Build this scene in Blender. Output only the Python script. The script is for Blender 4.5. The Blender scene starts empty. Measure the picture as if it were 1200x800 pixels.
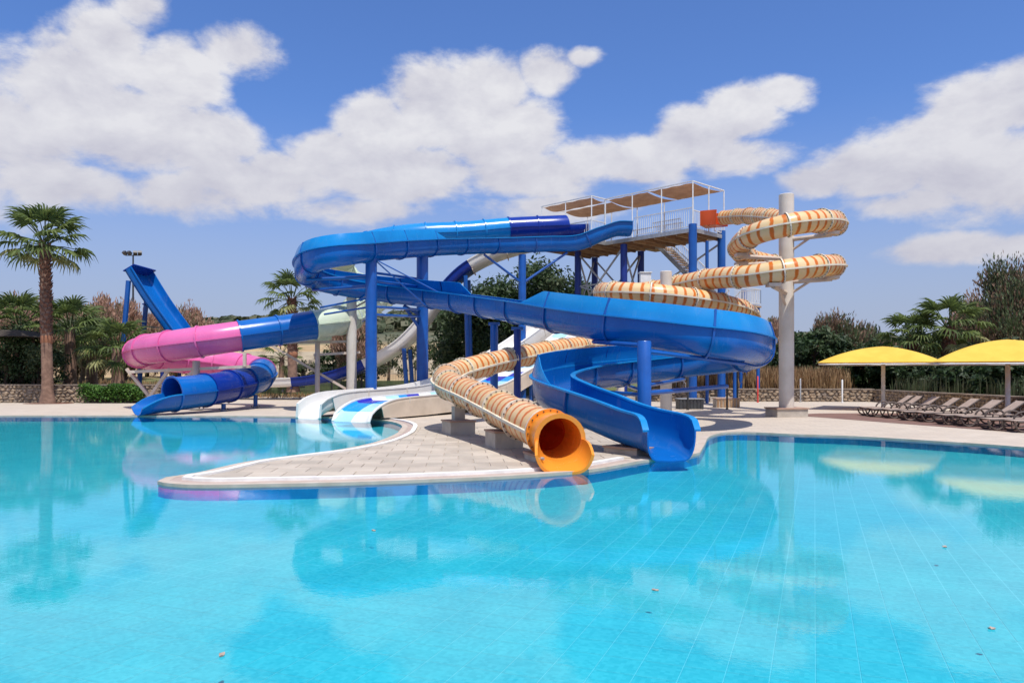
import bpy, bmesh, math, random
from mathutils import Vector, Matrix
from mathutils.geometry import tessellate_polygon

R = math.radians
random.seed(7)
S = bpy.context.scene
COL = S.collection
EYE = 1.7            # camera height above the pool deck
FX = 900.0           # focal length in pixels of a 1200 px wide picture
HY = 437.0           # horizon row

# ------------------------------------------------------------------ camera
cam_d = bpy.data.cameras.new('camera')
cam = bpy.data.objects.new('camera', cam_d)
COL.objects.link(cam)
cam.location = (0, 0, EYE)
cam.rotation_euler = (R(90), 0, 0)
cam_d.sensor_width = 36.0
cam_d.lens = 36.0 * FX / 1200.0
cam_d.shift_y = (HY - 400.0) / 1200.0
cam_d.clip_start = 0.1
cam_d.clip_end = 6000
S.camera = cam

# ------------------------------------------------------------------ light
SUNV = Vector((0.16, -0.36, 0.92)).normalized()      # towards the sun
sun_el = math.asin(SUNV.z)
sun_az = math.atan2(SUNV.x, SUNV.y)
sun_d = bpy.data.lights.new('sun', 'SUN')
sun_d.energy = 5.0
sun_d.angle = R(0.5)
sun_d.color = (1.0, 0.955, 0.89)
sun = bpy.data.objects.new('sun', sun_d)
COL.objects.link(sun)
sun.rotation_euler = (-SUNV).to_track_quat('-Z', 'Y').to_euler()
sun.location = (20, -20, 60)

S.view_settings.view_transform = 'Standard'
S.view_settings.look = 'None'
S.view_settings.exposure = 0.0
S.view_settings.gamma = 1.0
S.cycles.max_bounces = 8
S.cycles.transparent_max_bounces = 8
S.cycles.caustics_reflective = False
S.cycles.caustics_refractive = False
S.cycles.use_denoising = True


class NT:
    """small helper for building node trees"""
    def __init__(self, tree):
        self.t = tree

    def n(self, kind, **kw):
        nd = self.t.nodes.new(kind)
        for k, v in kw.items():
            setattr(nd, k, v)
        return nd

    def link(self, a, b):
        self.t.links.new(a, b)

    def setin(self, nd, key, v):
        if v is None:
            return
        if hasattr(v, 'is_linked') or isinstance(v, bpy.types.NodeSocket):
            self.link(v, nd.inputs[key])
        else:
            nd.inputs[key].default_value = v

    def m(self, op, a, b=None, c=None, clamp=False):
        nd = self.n('ShaderNodeMath', operation=op)
        nd.use_clamp = clamp
        self.setin(nd, 0, a)
        self.setin(nd, 1, b)
        self.setin(nd, 2, c)
        return nd.outputs[0]

    def mix(self, f, a, b, blend='MIX'):
        nd = self.n('ShaderNodeMix', data_type='RGBA', blend_type=blend)
        self.setin(nd, 0, f)
        self.setin(nd, 6, a)
        self.setin(nd, 7, b)
        return nd.outputs[2]

    def noise(self, vec, scale, detail=4, rough=0.55, dist=0.0):
        nd = self.n('ShaderNodeTexNoise')
        if vec is not None:
            self.link(vec, nd.inputs['Vector'])
        nd.inputs['Scale'].default_value = scale
        nd.inputs['Detail'].default_value = detail
        nd.inputs['Roughness'].default_value = rough
        nd.inputs['Distortion'].default_value = dist
        return nd.outputs['Fac']

    def smooth(self, v, lo, hi, a=0.0, b=1.0):
        nd = self.n('ShaderNodeMapRange', interpolation_type='SMOOTHSTEP')
        self.setin(nd, 0, v)
        nd.inputs[1].default_value = lo
        nd.inputs[2].default_value = hi
        nd.inputs[3].default_value = a
        nd.inputs[4].default_value = b
        return nd.outputs[0]


def c4(c):
    return (c[0], c[1], c[2], 1.0)


# ------------------------------------------------------------------ sky
world = bpy.data.worlds.new('World')
S.world = world
world.use_nodes = True
wt = world.node_tree
wt.nodes.clear()
W = NT(wt)
sky = W.n('ShaderNodeTexSky', sky_type='NISHITA')
sky.sun_disc = False
sky.sun_elevation = sun_el
sky.sun_rotation = sun_az
sky.altitude = 20
sky.air_density = 1.0
sky.dust_density = 1.2
sky.ozone_density = 3.0
skyc = W.mix(1.0, sky.outputs[0], (0.084, 0.113, 0.168, 1), 'MULTIPLY')
tc = W.n('ShaderNodeTexCoord')
dirv = tc.outputs['Generated']
sep = W.n('ShaderNodeSeparateXYZ')
W.link(dirv, sep.inputs[0])
az = W.m('ARCTAN2', sep.outputs[0], sep.outputs[1])
el = W.m('ARCSINE', sep.outputs[2])


def pang(px, py):
    u = math.atan((px - 600) / FX)
    return u, math.atan((HY - py) / FX * math.cos(u))


# cumulus banks: (px, py, half width, half height, weight)
BANKS = [(335, 205, 70, 34, 1.0), (20, 165, 75, 70, 1.0), (75, 110, 75, 62, 1.0), (135, 60, 55, 48, .95), (165, 15, 40, 34, .8), (205, 85, 70, 45, 1.0), (275, 62, 55, 34, .95), (150, 150, 110, 55, 1.0), (240, 165, 80, 42, .95), (60, 215, 130, 34, .9),
         (385, 185, 70, 36, 1.0), (445, 155, 65, 44, 1.0), (510, 130, 65, 50, 1.0), (575, 105, 60, 44, 1.0), (640, 85, 45, 30, .95), (680, 68, 28, 14, .8), (590, 160, 90, 55, 1.0), (470, 205, 120, 40, 1.0), (620, 205, 110, 38, .95),
         (300, 215, 110, 36, .95), (220, 230, 140, 34, .85), (690, 185, 70, 34, .9), (760, 190, 75, 34, .95), (820, 160, 60, 34, 1.0), (870, 132, 50, 32, 1.0), (920, 108, 40, 22, .95), (850, 185, 70, 28, .85),
         (960, 215, 55, 22, .9), (1030, 205, 70, 34, 1.0), (1090, 175, 65, 44, 1.0), (1140, 130, 60, 46, 1.0), (1195, 115, 55, 40, 1.0), (1170, 200, 110, 50, 1.0), (1080, 235, 120, 24, .85),
         (1120, 292, 110, 20, .8), (1040, 352, 50, 12, .45), (640, 240, 150, 24, .75), (420, 245, 200, 24, .7)]
tot = None
for px, py, hw, hh, wgt in BANKS:
    u0, v0 = pang(px, py)
    su, sv = hw / FX, hh / FX
    a = W.m('MULTIPLY', W.m('SUBTRACT', az, u0), 1 / su)
    b = W.m('MULTIPLY', W.m('SUBTRACT', el, v0), 1 / sv)
    q = W.m('ADD', W.m('MULTIPLY', a, a), W.m('MULTIPLY', b, b))
    g = W.m('MULTIPLY', W.m('EXPONENT', W.m('MULTIPLY', q, -0.75)), wgt)
    tot = g if tot is None else W.m('MAXIMUM', tot, g)
# the same weather goes on all round: free cumulus fields outside the part that is laid out above
low = W.noise(dirv, 2.2, 2, .5)
azabs = W.m('ABSOLUTE', az)
out_side = W.smooth(azabs, .62, .85)
out_top = W.smooth(el, .46, .62)
out = W.m('MAXIMUM', out_side, out_top)
free = W.m('MULTIPLY', W.smooth(low, .44, .66), out)
low_el = W.smooth(el, .02, .10)
tot = W.m('MAXIMUM', tot, W.m('MULTIPLY', free, low_el))
strm = W.n('ShaderNodeMapping')
strm.inputs['Scale'].default_value = (1, 1, 1.7)
W.link(dirv, strm.inputs[0])
sv_ = strm.outputs[0]
n1 = W.noise(sv_, 8.5, 12, .60, .15)
offs = W.n('ShaderNodeVectorMath', operation='ADD')
W.link(sv_, offs.inputs[0])
offs.inputs[1].default_value = (0.008, -0.012, 0.036)
n2 = W.noise(offs.outputs[0], 8.5, 6, .55, .15)
dens = W.m('ADD', tot, W.m('MULTIPLY', W.m('SUBTRACT', n1, .5), 1.3))
mask = W.smooth(dens, .42, .74)
lit = W.m('ADD', .76, W.m('MULTIPLY', W.m('SUBTRACT', n1, n2), 1.9), clamp=True)
lowgrey = W.smooth(el, .15, .34, .0, 1.0)
lit = W.m('MULTIPLY', lit, W.m('ADD', .58, W.m('MULTIPLY', lowgrey, .46)), clamp=True)
cloudc = W.mix(lit, (0.48, 0.47, 0.57, 1), (0.84, 0.83, 0.845, 1))
veil = W.smooth(el, .0, .34, .92, .0)
skyc = W.mix(veil, skyc, (0.41, 0.46, 0.61, 1))
final = W.mix(W.m('MULTIPLY', mask, .93), skyc, cloudc)
bg = W.n('ShaderNodeBackground')
W.link(final, bg.inputs[0])
bg.inputs[1].default_value = 1.0
wo = W.n('ShaderNodeOutputWorld')
W.link(bg.outputs[0], wo.inputs[0])

# ------------------------------------------------------------------ helpers
def Pt(px, py, d):
    return Vector(((px - 600) / FX * d, d, EYE + (HY - py) / FX * d))


def Gd(px, py):
    d = EYE * FX / (py - HY)
    return ((px - 600) / FX * d, d)


class MB:
    def __init__(self):
        self.v, self.f, self.mi, self.uv = [], [], [], []

    def add(self, verts, faces, mi=0, uvs=None):
        b = len(self.v)
        self.v.extend([tuple(p) for p in verts])
        for k, f in enumerate(faces):
            self.f.append(tuple(b + i for i in f))
            self.mi.append(mi if not isinstance(mi, (list, tuple)) else mi[k])
            if uvs is not None:
                self.uv.append([uvs[i] for i in f])
            else:
                self.uv.append(None)

    def box(self, c, s, rz=0.0, mi=0):
        x, y, z = s[0] / 2, s[1] / 2, s[2] / 2
        cs, sn = math.cos(rz), math.sin(rz)
        vs = []
        for dz in (-z, z):
            for dx, dy in ((-x, -y), (x, -y), (x, y), (-x, y)):
                vs.append((c[0] + dx * cs - dy * sn, c[1] + dx * sn + dy * cs, c[2] + dz))
        self.add(vs, [(3, 2, 1, 0), (4, 5, 6, 7), (0, 1, 5, 4), (1, 2, 6, 5), (2, 3, 7, 6), (3, 0, 4, 7)], mi)

    def beam(self, p, q, w, h, mi=0):
        """box bar from p to q, w wide and h tall"""
        p, q = Vector(p), Vector(q)
        t = (q - p).normalized()
        r = t.cross(Vector((0, 0, 1)))
        r = Vector((1, 0, 0)) if r.length < 1e-4 else r.normalized()
        u = r.cross(t)
        vs = []
        for e in (p, q):
            for a, b in ((-1, -1), (1, -1), (1, 1), (-1, 1)):
                vs.append(e + r * a * w / 2 + u * b * h / 2)
        self.add(vs, [(0, 1, 2, 3), (7, 6, 5, 4), (0, 4, 5, 1), (1, 5, 6, 2), (2, 6, 7, 3), (3, 7, 4, 0)], mi)

    def tube(self, pts, rad, n=10, mi=0, cap=True):
        pts = [Vector(p) for p in pts]
        rads = rad if isinstance(rad, (list, tuple)) else [rad] * len(pts)
        vs, prev = [], None
        for i, p in enumerate(pts):
            t = (pts[min(i + 1, len(pts) - 1)] - pts[max(i - 1, 0)]).normalized()
            if prev is None:
                a = t.cross(Vector((0, 0, 1)))
                a = Vector((1, 0, 0)) if a.length < 1e-3 else a.normalized()
            else:
                a = (prev - t * prev.dot(t)).normalized()
            prev = a
            b = t.cross(a)
            for k in range(n):
                th = 2 * math.pi * k / n
                vs.append(p + (a * math.cos(th) + b * math.sin(th)) * rads[i])
        fs = []
        for i in range(len(pts) - 1):
            for k in range(n):
                k2 = (k + 1) % n
                fs.append((i * n + k, i * n + k2, (i + 1) * n + k2, (i + 1) * n + k))
        if cap:
            fs.append(tuple(range(n - 1, -1, -1)))
            fs.append(tuple((len(pts) - 1) * n + k for k in range(n)))
        self.add(vs, fs, mi)

    def lathe(self, prof, n=16, c=(0, 0, 0), mi=0):
        vs, fs = [], []
        for r_, z in prof:
            for k in range(n):
                th = 2 * math.pi * k / n
                vs.append((c[0] + r_ * math.cos(th), c[1] + r_ * math.sin(th), c[2] + z))
        for i in range(len(prof) - 1):
            for k in range(n):
                k2 = (k + 1) % n
                fs.append((i * n + k, i * n + k2, (i + 1) * n + k2, (i + 1) * n + k))
        fs.append(tuple(range(n - 1, -1, -1)))
        fs.append(tuple((len(prof) - 1) * n + k for k in range(n)))
        self.add(vs, fs, mi)

    def mesh(self, name, mats, smooth=True, ang=40, fix=True):
        me = bpy.data.meshes.new(name)
        me.from_pydata(self.v, [], self.f)
        mats = mats if isinstance(mats, (list, tuple)) else [mats]
        for m_ in mats:
            me.materials.append(m_)
        if len(mats) > 1:
            me.polygons.foreach_set('material_index', self.mi)
        if any(u is not None for u in self.uv):
            lay = me.uv_layers.new(name='UVMap')
            flat = []
            for f, u in zip(self.f, self.uv):
                for k in range(len(f)):
                    flat.extend(u[k] if u is not None else (0, 0))
            lay.data.foreach_set('uv', flat)
        if fix:
            bm = bmesh.new()
            bm.from_mesh(me)
            bmesh.ops.recalc_face_normals(bm, faces=bm.faces)
            bm.to_mesh(me)
            bm.free()
        if smooth:
            me.polygons.foreach_set('use_smooth', [True] * len(me.polygons))
            me.set_sharp_from_angle(angle=R(ang))
        me.update()
        return me

    def build(self, name, mats, parent=None, loc=None, **kw):
        return link(name, self.mesh(name, mats, **kw), parent, loc)


def link(name, me, parent=None, loc=None):
    o = bpy.data.objects.new(name, me)
    COL.objects.link(o)
    if parent is not None:
        o.parent = parent
    if loc is not None:
        o.location = loc
    return o


def empty(name, label, cat, loc=(0, 0, 0), group=None, rz=0.0):
    o = bpy.data.objects.new(name, None)
    COL.objects.link(o)
    o.location = loc
    o.rotation_euler = (0, 0, rz)
    o.empty_display_size = .3
    tag(o, label, cat, group)
    return o


def tag(o, label=None, cat=None, group=None, kind=None):
    if label:
        o['label'] = label
    if cat:
        o['category'] = cat
    if group:
        o['group'] = group
    if kind:
        o['kind'] = kind
    return o


def copy_tree(o, parent=None):
    c = o.copy()
    COL.objects.link(c)
    if parent is not None:
        c.parent = parent
    for ch in list(o.children):
        copy_tree(ch, c)
    return c


# ------------------------------------------------------------------ materials
def material(name, col, rough=.5, col2=None, nscale=3.0, detail=5, bump=0.0, bscale=None, metal=0.0, trans=0.0,
             spec=.5, coat=0.0, nlo=.35, nhi=.65, tcol=None, objcoord=False, fade=False):
    m_ = bpy.data.materials.new(name)
    m_.use_nodes = True
    t = m_.node_tree
    t.nodes.clear()
    N = NT(t)
    out_ = N.n('ShaderNodeOutputMaterial')
    p = N.n('ShaderNodeBsdfPrincipled')
    p.inputs['Roughness'].default_value = rough
    p.inputs['Metallic'].default_value = metal
    p.inputs['Specular IOR Level'].default_value = spec
    p.inputs['Coat Weight'].default_value = coat
    p.inputs['Coat Roughness'].default_value = .08
    if objcoord:
        pos = N.n('ShaderNodeTexCoord').outputs['Object']
    else:
        pos = N.n('ShaderNodeNewGeometry').outputs['Position']
    base = None
    if col2 is not None:
        f = N.smooth(N.noise(pos, nscale, detail, .6), nlo, nhi)
        base = N.mix(f, c4(col), c4(col2))
        if fade:      # chalky patches, lime spots and a patchy gloss
            stv = N.n('ShaderNodeMapping')
            stv.inputs['Scale'].default_value = (1, 1, .35)
            N.link(pos, stv.inputs[0])
            ch = N.smooth(N.noise(stv.outputs[0], 4.5, 8, .68), .56, .80)
            base = N.mix(N.m('MULTIPLY', ch, .30), base, tuple(.5 * c_ + .5 * sum(col) / 3 + .03 for c_ in col) + (1,))
            N.link(N.m('ADD', rough, N.m('MULTIPLY', ch, .3)), p.inputs['Roughness'])
        N.link(base, p.inputs['Base Color'])
    else:
        p.inputs['Base Color'].default_value = c4(col)
    if bump:
        b = N.n('ShaderNodeBump')
        b.inputs['Strength'].default_value = bump
        b.inputs['Distance'].default_value = .05
        N.link(N.noise(pos, bscale or nscale * 4, 6, .6), b.inputs['Height'])
        N.link(b.outputs[0], p.inputs['Normal'])
    sh = p.outputs[0]
    if trans:
        tr = N.n('ShaderNodeBsdfTranslucent')
        if tcol is not None:
            tr.inputs[0].default_value = c4(tcol)
        elif base is not None:
            N.link(base, tr.inputs[0])
        else:
            tr.inputs[0].default_value = c4(col)
        mx = N.n('ShaderNodeMixShader')
        mx.inputs[0].default_value = trans
        N.link(sh, mx.inputs[1])
        N.link(tr.outputs[0], mx.inputs[2])
        sh = mx.outputs[0]
    N.link(sh, out_.inputs[0])
    m_['N'] = 1
    return m_


def fibreglass(name, col, col2=None, trans=.12, rough=.26):
    """gel-coated fibreglass: glossy, faintly mottled, water-stained"""
    col2 = col2 or tuple(c * .82 for c in col)
    return material(name, col, rough, col2, nscale=.9, detail=8, bump=.03, bscale=5, trans=trans, coat=.10, spec=.35, nlo=.3, nhi=.75, fade=True)


M = {}
M['blue'] = fibreglass('blue_fibreglass', (.003, .135, .49), (.0025, .11, .41))
M['blue2'] = fibreglass('sunlit_light_blue_fibreglass', (.012, .30, .70), (.01, .25, .62), trans=.25)  # sunlight on the flume's side panels and rims is put into this lighter blue
M['navy'] = fibreglass('navy_fibreglass', (.006, .035, .30), (.005, .03, .25))
M['pink'] = fibreglass('pink_fibreglass', (.76, .165, .40), (.69, .13, .34))
M['palegreen'] = fibreglass('pale_green_fibreglass', (.66, .74, .58), (.58, .66, .50))
M['orange'] = fibreglass('orange_fibreglass', (.88, .32, .035), (.80, .27, .03))
M['red'] = fibreglass('red_orange_fibreglass', (.70, .10, .02))
M['white_fg'] = fibreglass('white_fibreglass', (.84, .82, .78), (.76, .73, .68), trans=.08)
M['sky_fg'] = fibreglass('pale_blue_fibreglass', (.42, .70, .80), trans=.05)
M['cyan_fg'] = fibreglass('cyan_fibreglass', (.02, .30, .70), trans=.05)
M['indigo_fg'] = fibreglass('indigo_fibreglass', (.03, .03, .42), trans=.05)
M['beige_fg'] = material('raw_fibreglass', (.66, .56, .45), .6, (.56, .47, .37), nscale=1.2, bump=.1)
M['flange'] = material('cream_flange', (.70, .64, .52), .55, (.58, .50, .38), nscale=2)
M['bluepaint'] = material('blue_painted_steel', (.004, .09, .38), .38, (.003, .072, .31), nscale=1.5, bump=.03, coat=.2)
M['navypaint'] = material('navy_painted_steel', (.008, .03, .22), .45, (.006, .024, .17), nscale=1.5)
M['whitepaint'] = material('cream_painted_steel', (.66, .61, .54), .5, (.58, .52, .44), nscale=1.1, bump=.04)
M['armpaint'] = material('beige_painted_arm', (.60, .50, .42), .5, (.50, .40, .32), nscale=2)
M['galv'] = material('galvanised_steel', (.45, .45, .45), .45, (.36, .36, .36), nscale=6, metal=.5)
M['railwhite'] = material('white_rail_paint', (.72, .72, .72), .4, (.62, .62, .60), nscale=4)
M['darksteel'] = material('dark_steel', (.05, .055, .06), .5, (.035, .035, .04), nscale=4)
M['bolt'] = material('bolt_steel', (.06, .05, .045), .5, metal=.3)
M['timber'] = material('tower_timber', (.42, .27, .15), .75, (.30, .18, .10), nscale=1.4, bump=.2)
M['joist'] = material('joist_timber', (.30, .18, .10), .8, (.20, .12, .07), nscale=2, bump=.2)
M['shade'] = material('brown_shade_net', (.56, .41, .30), .9, (.48, .34, .25), nscale=2.5, trans=.5, bump=.15, bscale=3)
M['concrete'] = material('plinth_concrete', (.50, .44, .37), .85, (.40, .35, .29), nscale=2.5, bump=.2)
M['cap'] = material('plinth_cap_stone', (.42, .27, .20), .8, (.35, .22, .16), nscale=4)
M['coping'] = material('coping_stone', (.50, .42, .35), .7, (.42, .34, .27), nscale=2.2, bump=.15)
M['whitekerb'] = material('white_kerb', (.80, .79, .76), .55, (.70, .68, .64), nscale=3, bump=.1)
M['gutter'] = material('overflow_gutter', (.44, .34, .28), .6, (.37, .28, .24), nscale=3, bump=.15)
PAV = [material('paver_' + n_, c, .8, tuple(k * .80 for k in c), nscale=1.1, detail=9, bump=.15, bscale=30)
       for n_, c in (('cream', (.495, .425, .345)), ('sand', (.46, .39, .315)), ('grey', (.43, .37, .30)))]
M['redsoil'] = material('red_soil', (.20, .075, .045), .95, (.13, .05, .035), nscale=3, bump=.4)
M['brownstrip'] = material('brown_strip', (.19, .105, .078), .85, (.145, .078, .06), nscale=1.2, bump=.2)
M['stone'] = material('rubble_stone', (.40, .30, .205), .9, (.24, .18, .125), nscale=2.3, bump=.5, bscale=14)
M['stone2'] = material('dark_rubble_stone', (.30, .235, .18), .9, (.20, .16, .125), nscale=2.3, bump=.5, bscale=14)
M['mortar'] = material('wall_mortar', (.22, .18, .14), .95, (.15, .12, .10), nscale=3, bump=.4)
M['limestone'] = material('limestone_terrace', (.55, .48, .36), .9, (.40, .33, .24), nscale=.8, bump=.6, bscale=2)
M['bark'] = material('bark', (.16, .105, .07), .95, (.09, .06, .045), nscale=6, bump=.6, bscale=18)
M['palmbark'] = material('palm_bark', (.27, .165, .115), .95, (.17, .10, .07), nscale=4, bump=.5, bscale=16)
M['palmboot'] = material('palm_leaf_bases', (.17, .075, .05), .95, (.10, .055, .04), nscale=5, bump=.4)
M['palmring'] = material('palm_fibre', (.32, .14, .075), .95, (.25, .11, .06), nscale=5, bump=.4)
M['yellow'] = material('yellow_canvas', (.84, .585, .085), .8, (.80, .53, .07), nscale=1.2, trans=.25, bump=.08, bscale=4)
M['wicker'] = material('lounger_frame', (.105, .075, .06), .6, (.075, .055, .045), nscale=6, bump=.2, bscale=60)
M['sling'] = material('lounger_sling', (.48, .37, .30), .85, (.40, .30, .24), nscale=8, bump=.15, bscale=90, trans=.15)
M['blackmesh'] = material('black_post_paint', (.03, .03, .03), .5)
M['redpost'] = material('red_post_paint', (.55, .05, .04), .5)
M['thatch'] = material('thatch', (.055, .04, .03), .95, (.03, .025, .02), nscale=6, bump=.6)
M['lamphead'] = material('floodlight_housing', (.05, .05, .055), .4)


def leafmat(name, col, col2, trans=.3):
    return material(name, col, .55, col2, nscale=1.1, detail=3, trans=trans, spec=.3)


L = {}
L['dark'] = [leafmat('dark_leaf', (.022, .045, .018), (.035, .065, .022)), leafmat('dark_leaf_mid', (.035, .070, .022), (.05, .085, .03)),
             leafmat('dark_leaf_light', (.065, .095, .04), (.085, .11, .05))]
L['olive'] = [leafmat('olive_leaf', (.05, .07, .032), (.07, .09, .04)), leafmat('olive_leaf_mid', (.075, .09, .045), (.095, .105, .055)),
              leafmat('olive_leaf_light', (.12, .125, .07), (.15, .14, .08))]
L['tam'] = [leafmat('tamarisk_bloom', (.36, .20, .135), (.44, .26, .18)), leafmat('tamarisk_bloom_pale', (.50, .33, .24), (.42, .26, .18)),
            leafmat('tamarisk_green', (.16, .15, .08), (.20, .17, .09))]
L['tamdark'] = [leafmat('tamarisk_dark', (.085, .115, .05), (.13, .13, .07)), leafmat('tamarisk_rust', (.27, .17, .115), (.22, .14, .09)),
                leafmat('tamarisk_dull_green', (.095, .135, .055), (.12, .15, .07))]
L['hedge'] = [leafmat('hedge_leaf', (.045, .12, .018), (.06, .15, .02)), leafmat('hedge_leaf_light', (.10, .21, .03), (.12, .24, .04)),
              leafmat('hedge_leaf_dark', (.025, .07, .012), (.035, .085, .015))]
L['reed'] = [leafmat('dry_reed', (.33, .20, .095), (.40, .26, .13)), leafmat('dry_reed_dark', (.22, .12, .06), (.27, .15, .075)),
             leafmat('dry_reed_pale', (.45, .32, .17), (.38, .25, .13))]
L['palm'] = [leafmat('palm_leaf', (.11, .155, .042), (.15, .195, .055), .42), leafmat('palm_leaf_dark', (.07, .105, .032), (.095, .135, .04), .4),
             leafmat('palm_leaf_pale', (.24, .25, .09), (.28, .27, .11))]


def striped(name):
    """cream tube with orange bands that run round it; UV u = metres along, v = turn about the axis"""
    m_ = bpy.data.materials.new(name)
    m_.use_nodes = True
    t = m_.node_tree
    t.nodes.clear()
    N = NT(t)
    out_ = N.n('ShaderNodeOutputMaterial')
    uv = N.n('ShaderNodeUVMap')
    sp = N.n('ShaderNodeSeparateXYZ')
    N.link(uv.outputs[0], sp.inputs[0])
    pos = N.n('ShaderNodeNewGeometry').outputs['Position']
    wob = N.m('MULTIPLY', N.m('SUBTRACT', N.noise(pos, 2.2, 3), .5), .5)
    lean = N.m('MULTIPLY', N.m('SINE', N.m('MULTIPLY', sp.outputs[1], 2 * math.pi)), .10)
    ph = N.m('FRACT', N.m('ADD', N.m('MULTIPLY', sp.outputs[0], 1 / .36), N.m('ADD', wob, lean)))
    dist = N.m('ABSOLUTE', N.m('SUBTRACT', ph, .5))
    wid = N.m('ADD', .092, N.m('MULTIPLY', N.noise(pos, 1.3, 2), .10))
    f = N.smooth(N.m('SUBTRACT', dist, wid), -.035, .05, 1, 0)
    stripe = N.mix(N.noise(pos, 3, 3), (.78, .17, .012, 1), (.70, .25, .035, 1))
    cream = N.mix(N.smooth(N.noise(pos, 1.1, 5), .35, .7), (.92, .78, .44, 1), (.90, .68, .30, 1))
    c = N.mix(f, cream, stripe)
    p = N.n('ShaderNodeBsdfPrincipled')
    p.inputs['Roughness'].default_value = .33
    p.inputs['Coat Weight'].default_value = .2
    N.link(c, p.inputs['Base Color'])
    tr = N.n('ShaderNodeBsdfTranslucent')
    N.link(N.mix(.5, c, (.95, .42, .06, 1)), tr.inputs[0])
    mx = N.n('ShaderNodeMixShader')
    mx.inputs[0].default_value = .36
    N.link(p.outputs[0], mx.inputs[1])
    N.link(tr.outputs[0], mx.inputs[2])
    N.link(mx.outputs[0], out_.inputs[0])
    return m_


M['striped'] = striped('striped_fibreglass')
GRID_A = R(21.5)          # the pool's tile grid is turned this far


def mosaic(name, grid):
    """turquoise glass mosaic: small tesserae of slightly different tone, which also stand in for ripple light on the water; grid=True adds the wide pale joints"""
    m_ = bpy.data.materials.new(name)
    m_.use_nodes = True
    t = m_.node_tree
    t.nodes.clear()
    N = NT(t)
    out_ = N.n('ShaderNodeOutputMaterial')
    pos = N.n('ShaderNodeNewGeometry').outputs['Position']
    mp = N.n('ShaderNodeMapping')
    mp.inputs['Rotation'].default_value = (0, 0, GRID_A)
    N.link(pos, mp.inputs[0])
    sp = N.n('ShaderNodeSeparateXYZ')
    N.link(mp.outputs[0], sp.inputs[0])

    def line(v, w):
        fr = N.m('FRACT', N.m('MULTIPLY', v, 1 / .27))
        return N.m('LESS_THAN', fr, w)
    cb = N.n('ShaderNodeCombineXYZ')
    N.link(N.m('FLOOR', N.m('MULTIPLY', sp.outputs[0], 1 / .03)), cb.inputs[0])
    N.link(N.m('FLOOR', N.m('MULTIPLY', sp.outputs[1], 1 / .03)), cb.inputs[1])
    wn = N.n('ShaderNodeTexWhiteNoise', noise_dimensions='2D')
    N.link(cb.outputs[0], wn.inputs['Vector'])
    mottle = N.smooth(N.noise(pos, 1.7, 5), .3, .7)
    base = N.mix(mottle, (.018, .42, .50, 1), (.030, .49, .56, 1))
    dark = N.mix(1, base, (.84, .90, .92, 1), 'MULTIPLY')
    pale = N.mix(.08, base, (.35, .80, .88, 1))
    c = N.mix(wn.outputs['Value'], dark, pale)  # cell tones also paint in the fine ripple light of the water surface
    if grid:
        ln = N.m('MAXIMUM', line(sp.outputs[0], .035), line(sp.outputs[1], .035))
        c = N.mix(N.m('MULTIPLY', ln, .40), c, (.30, .72, .80, 1))
    p = N.n('ShaderNodeBsdfPrincipled')
    p.inputs['Roughness'].default_value = .6
    N.link(c, p.inputs['Base Color'])
    N.link(p.outputs[0], out_.inputs[0])
    return m_


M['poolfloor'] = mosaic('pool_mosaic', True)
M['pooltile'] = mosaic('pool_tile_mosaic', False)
M['poolwall'] = material('blue_band_tile', (.015, .27, .56), .4, (.012, .23, .50), nscale=6)
M['poolwall2'] = material('lavender_band_tile', (.38, .28, .62), .4, (.30, .22, .55), nscale=6)


def water_material():
    m_ = bpy.data.materials.new('pool_water')
    m_.use_nodes = True
    t = m_.node_tree
    t.nodes.clear()
    N = NT(t)
    out_ = N.n('ShaderNodeOutputMaterial')
    pos = N.n('ShaderNodeNewGeometry').outputs['Position']
    n_a = N.noise(pos, 5.0, 3, .5)
    n_b = N.noise(pos, 17.0, 2, .5)
    n_c = N.noise(pos, .8, 2, .5)
    n_d = N.noise(pos, 48.0, 2, .5)
    h = N.m('ADD', N.m('ADD', N.m('MULTIPLY', n_a, .34), N.m('MULTIPLY', n_b, .30)), N.m('ADD', N.m('MULTIPLY', n_c, .25), N.m('MULTIPLY', n_d, .16)))
    b = N.n('ShaderNodeBump')
    b.inputs['Strength'].default_value = .017
    b.inputs['Distance'].default_value = .05
    N.link(h, b.inputs['Height'])
    fr = N.n('ShaderNodeFresnel')
    fr.inputs[0].default_value = 1.333
    N.link(b.outputs[0], fr.inputs[1])
    gl = N.n('ShaderNodeBsdfGlossy')
    gl.inputs['Roughness'].default_value = .012
    gl.inputs['Color'].default_value = (.92, .96, 1, 1)
    N.link(b.outputs[0], gl.inputs['Normal'])
    tr = N.n('ShaderNodeBsdfTransparent')
    tr.inputs[0].default_value = (.72, .95, .99, 1)
    mx = N.n('ShaderNodeMixShader')
    # steep little wavelets keep the mirror below its flat-water strength at grazing angles
    N.link(N.m('MULTIPLY', fr.outputs[0], .86), mx.inputs[0])
    N.link(tr.outputs[0], mx.inputs[1])
    N.link(gl.outputs[0], mx.inputs[2])
    N.link(mx.outputs[0], out_.inputs[0])
    return m_


M['water'] = water_material()


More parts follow.
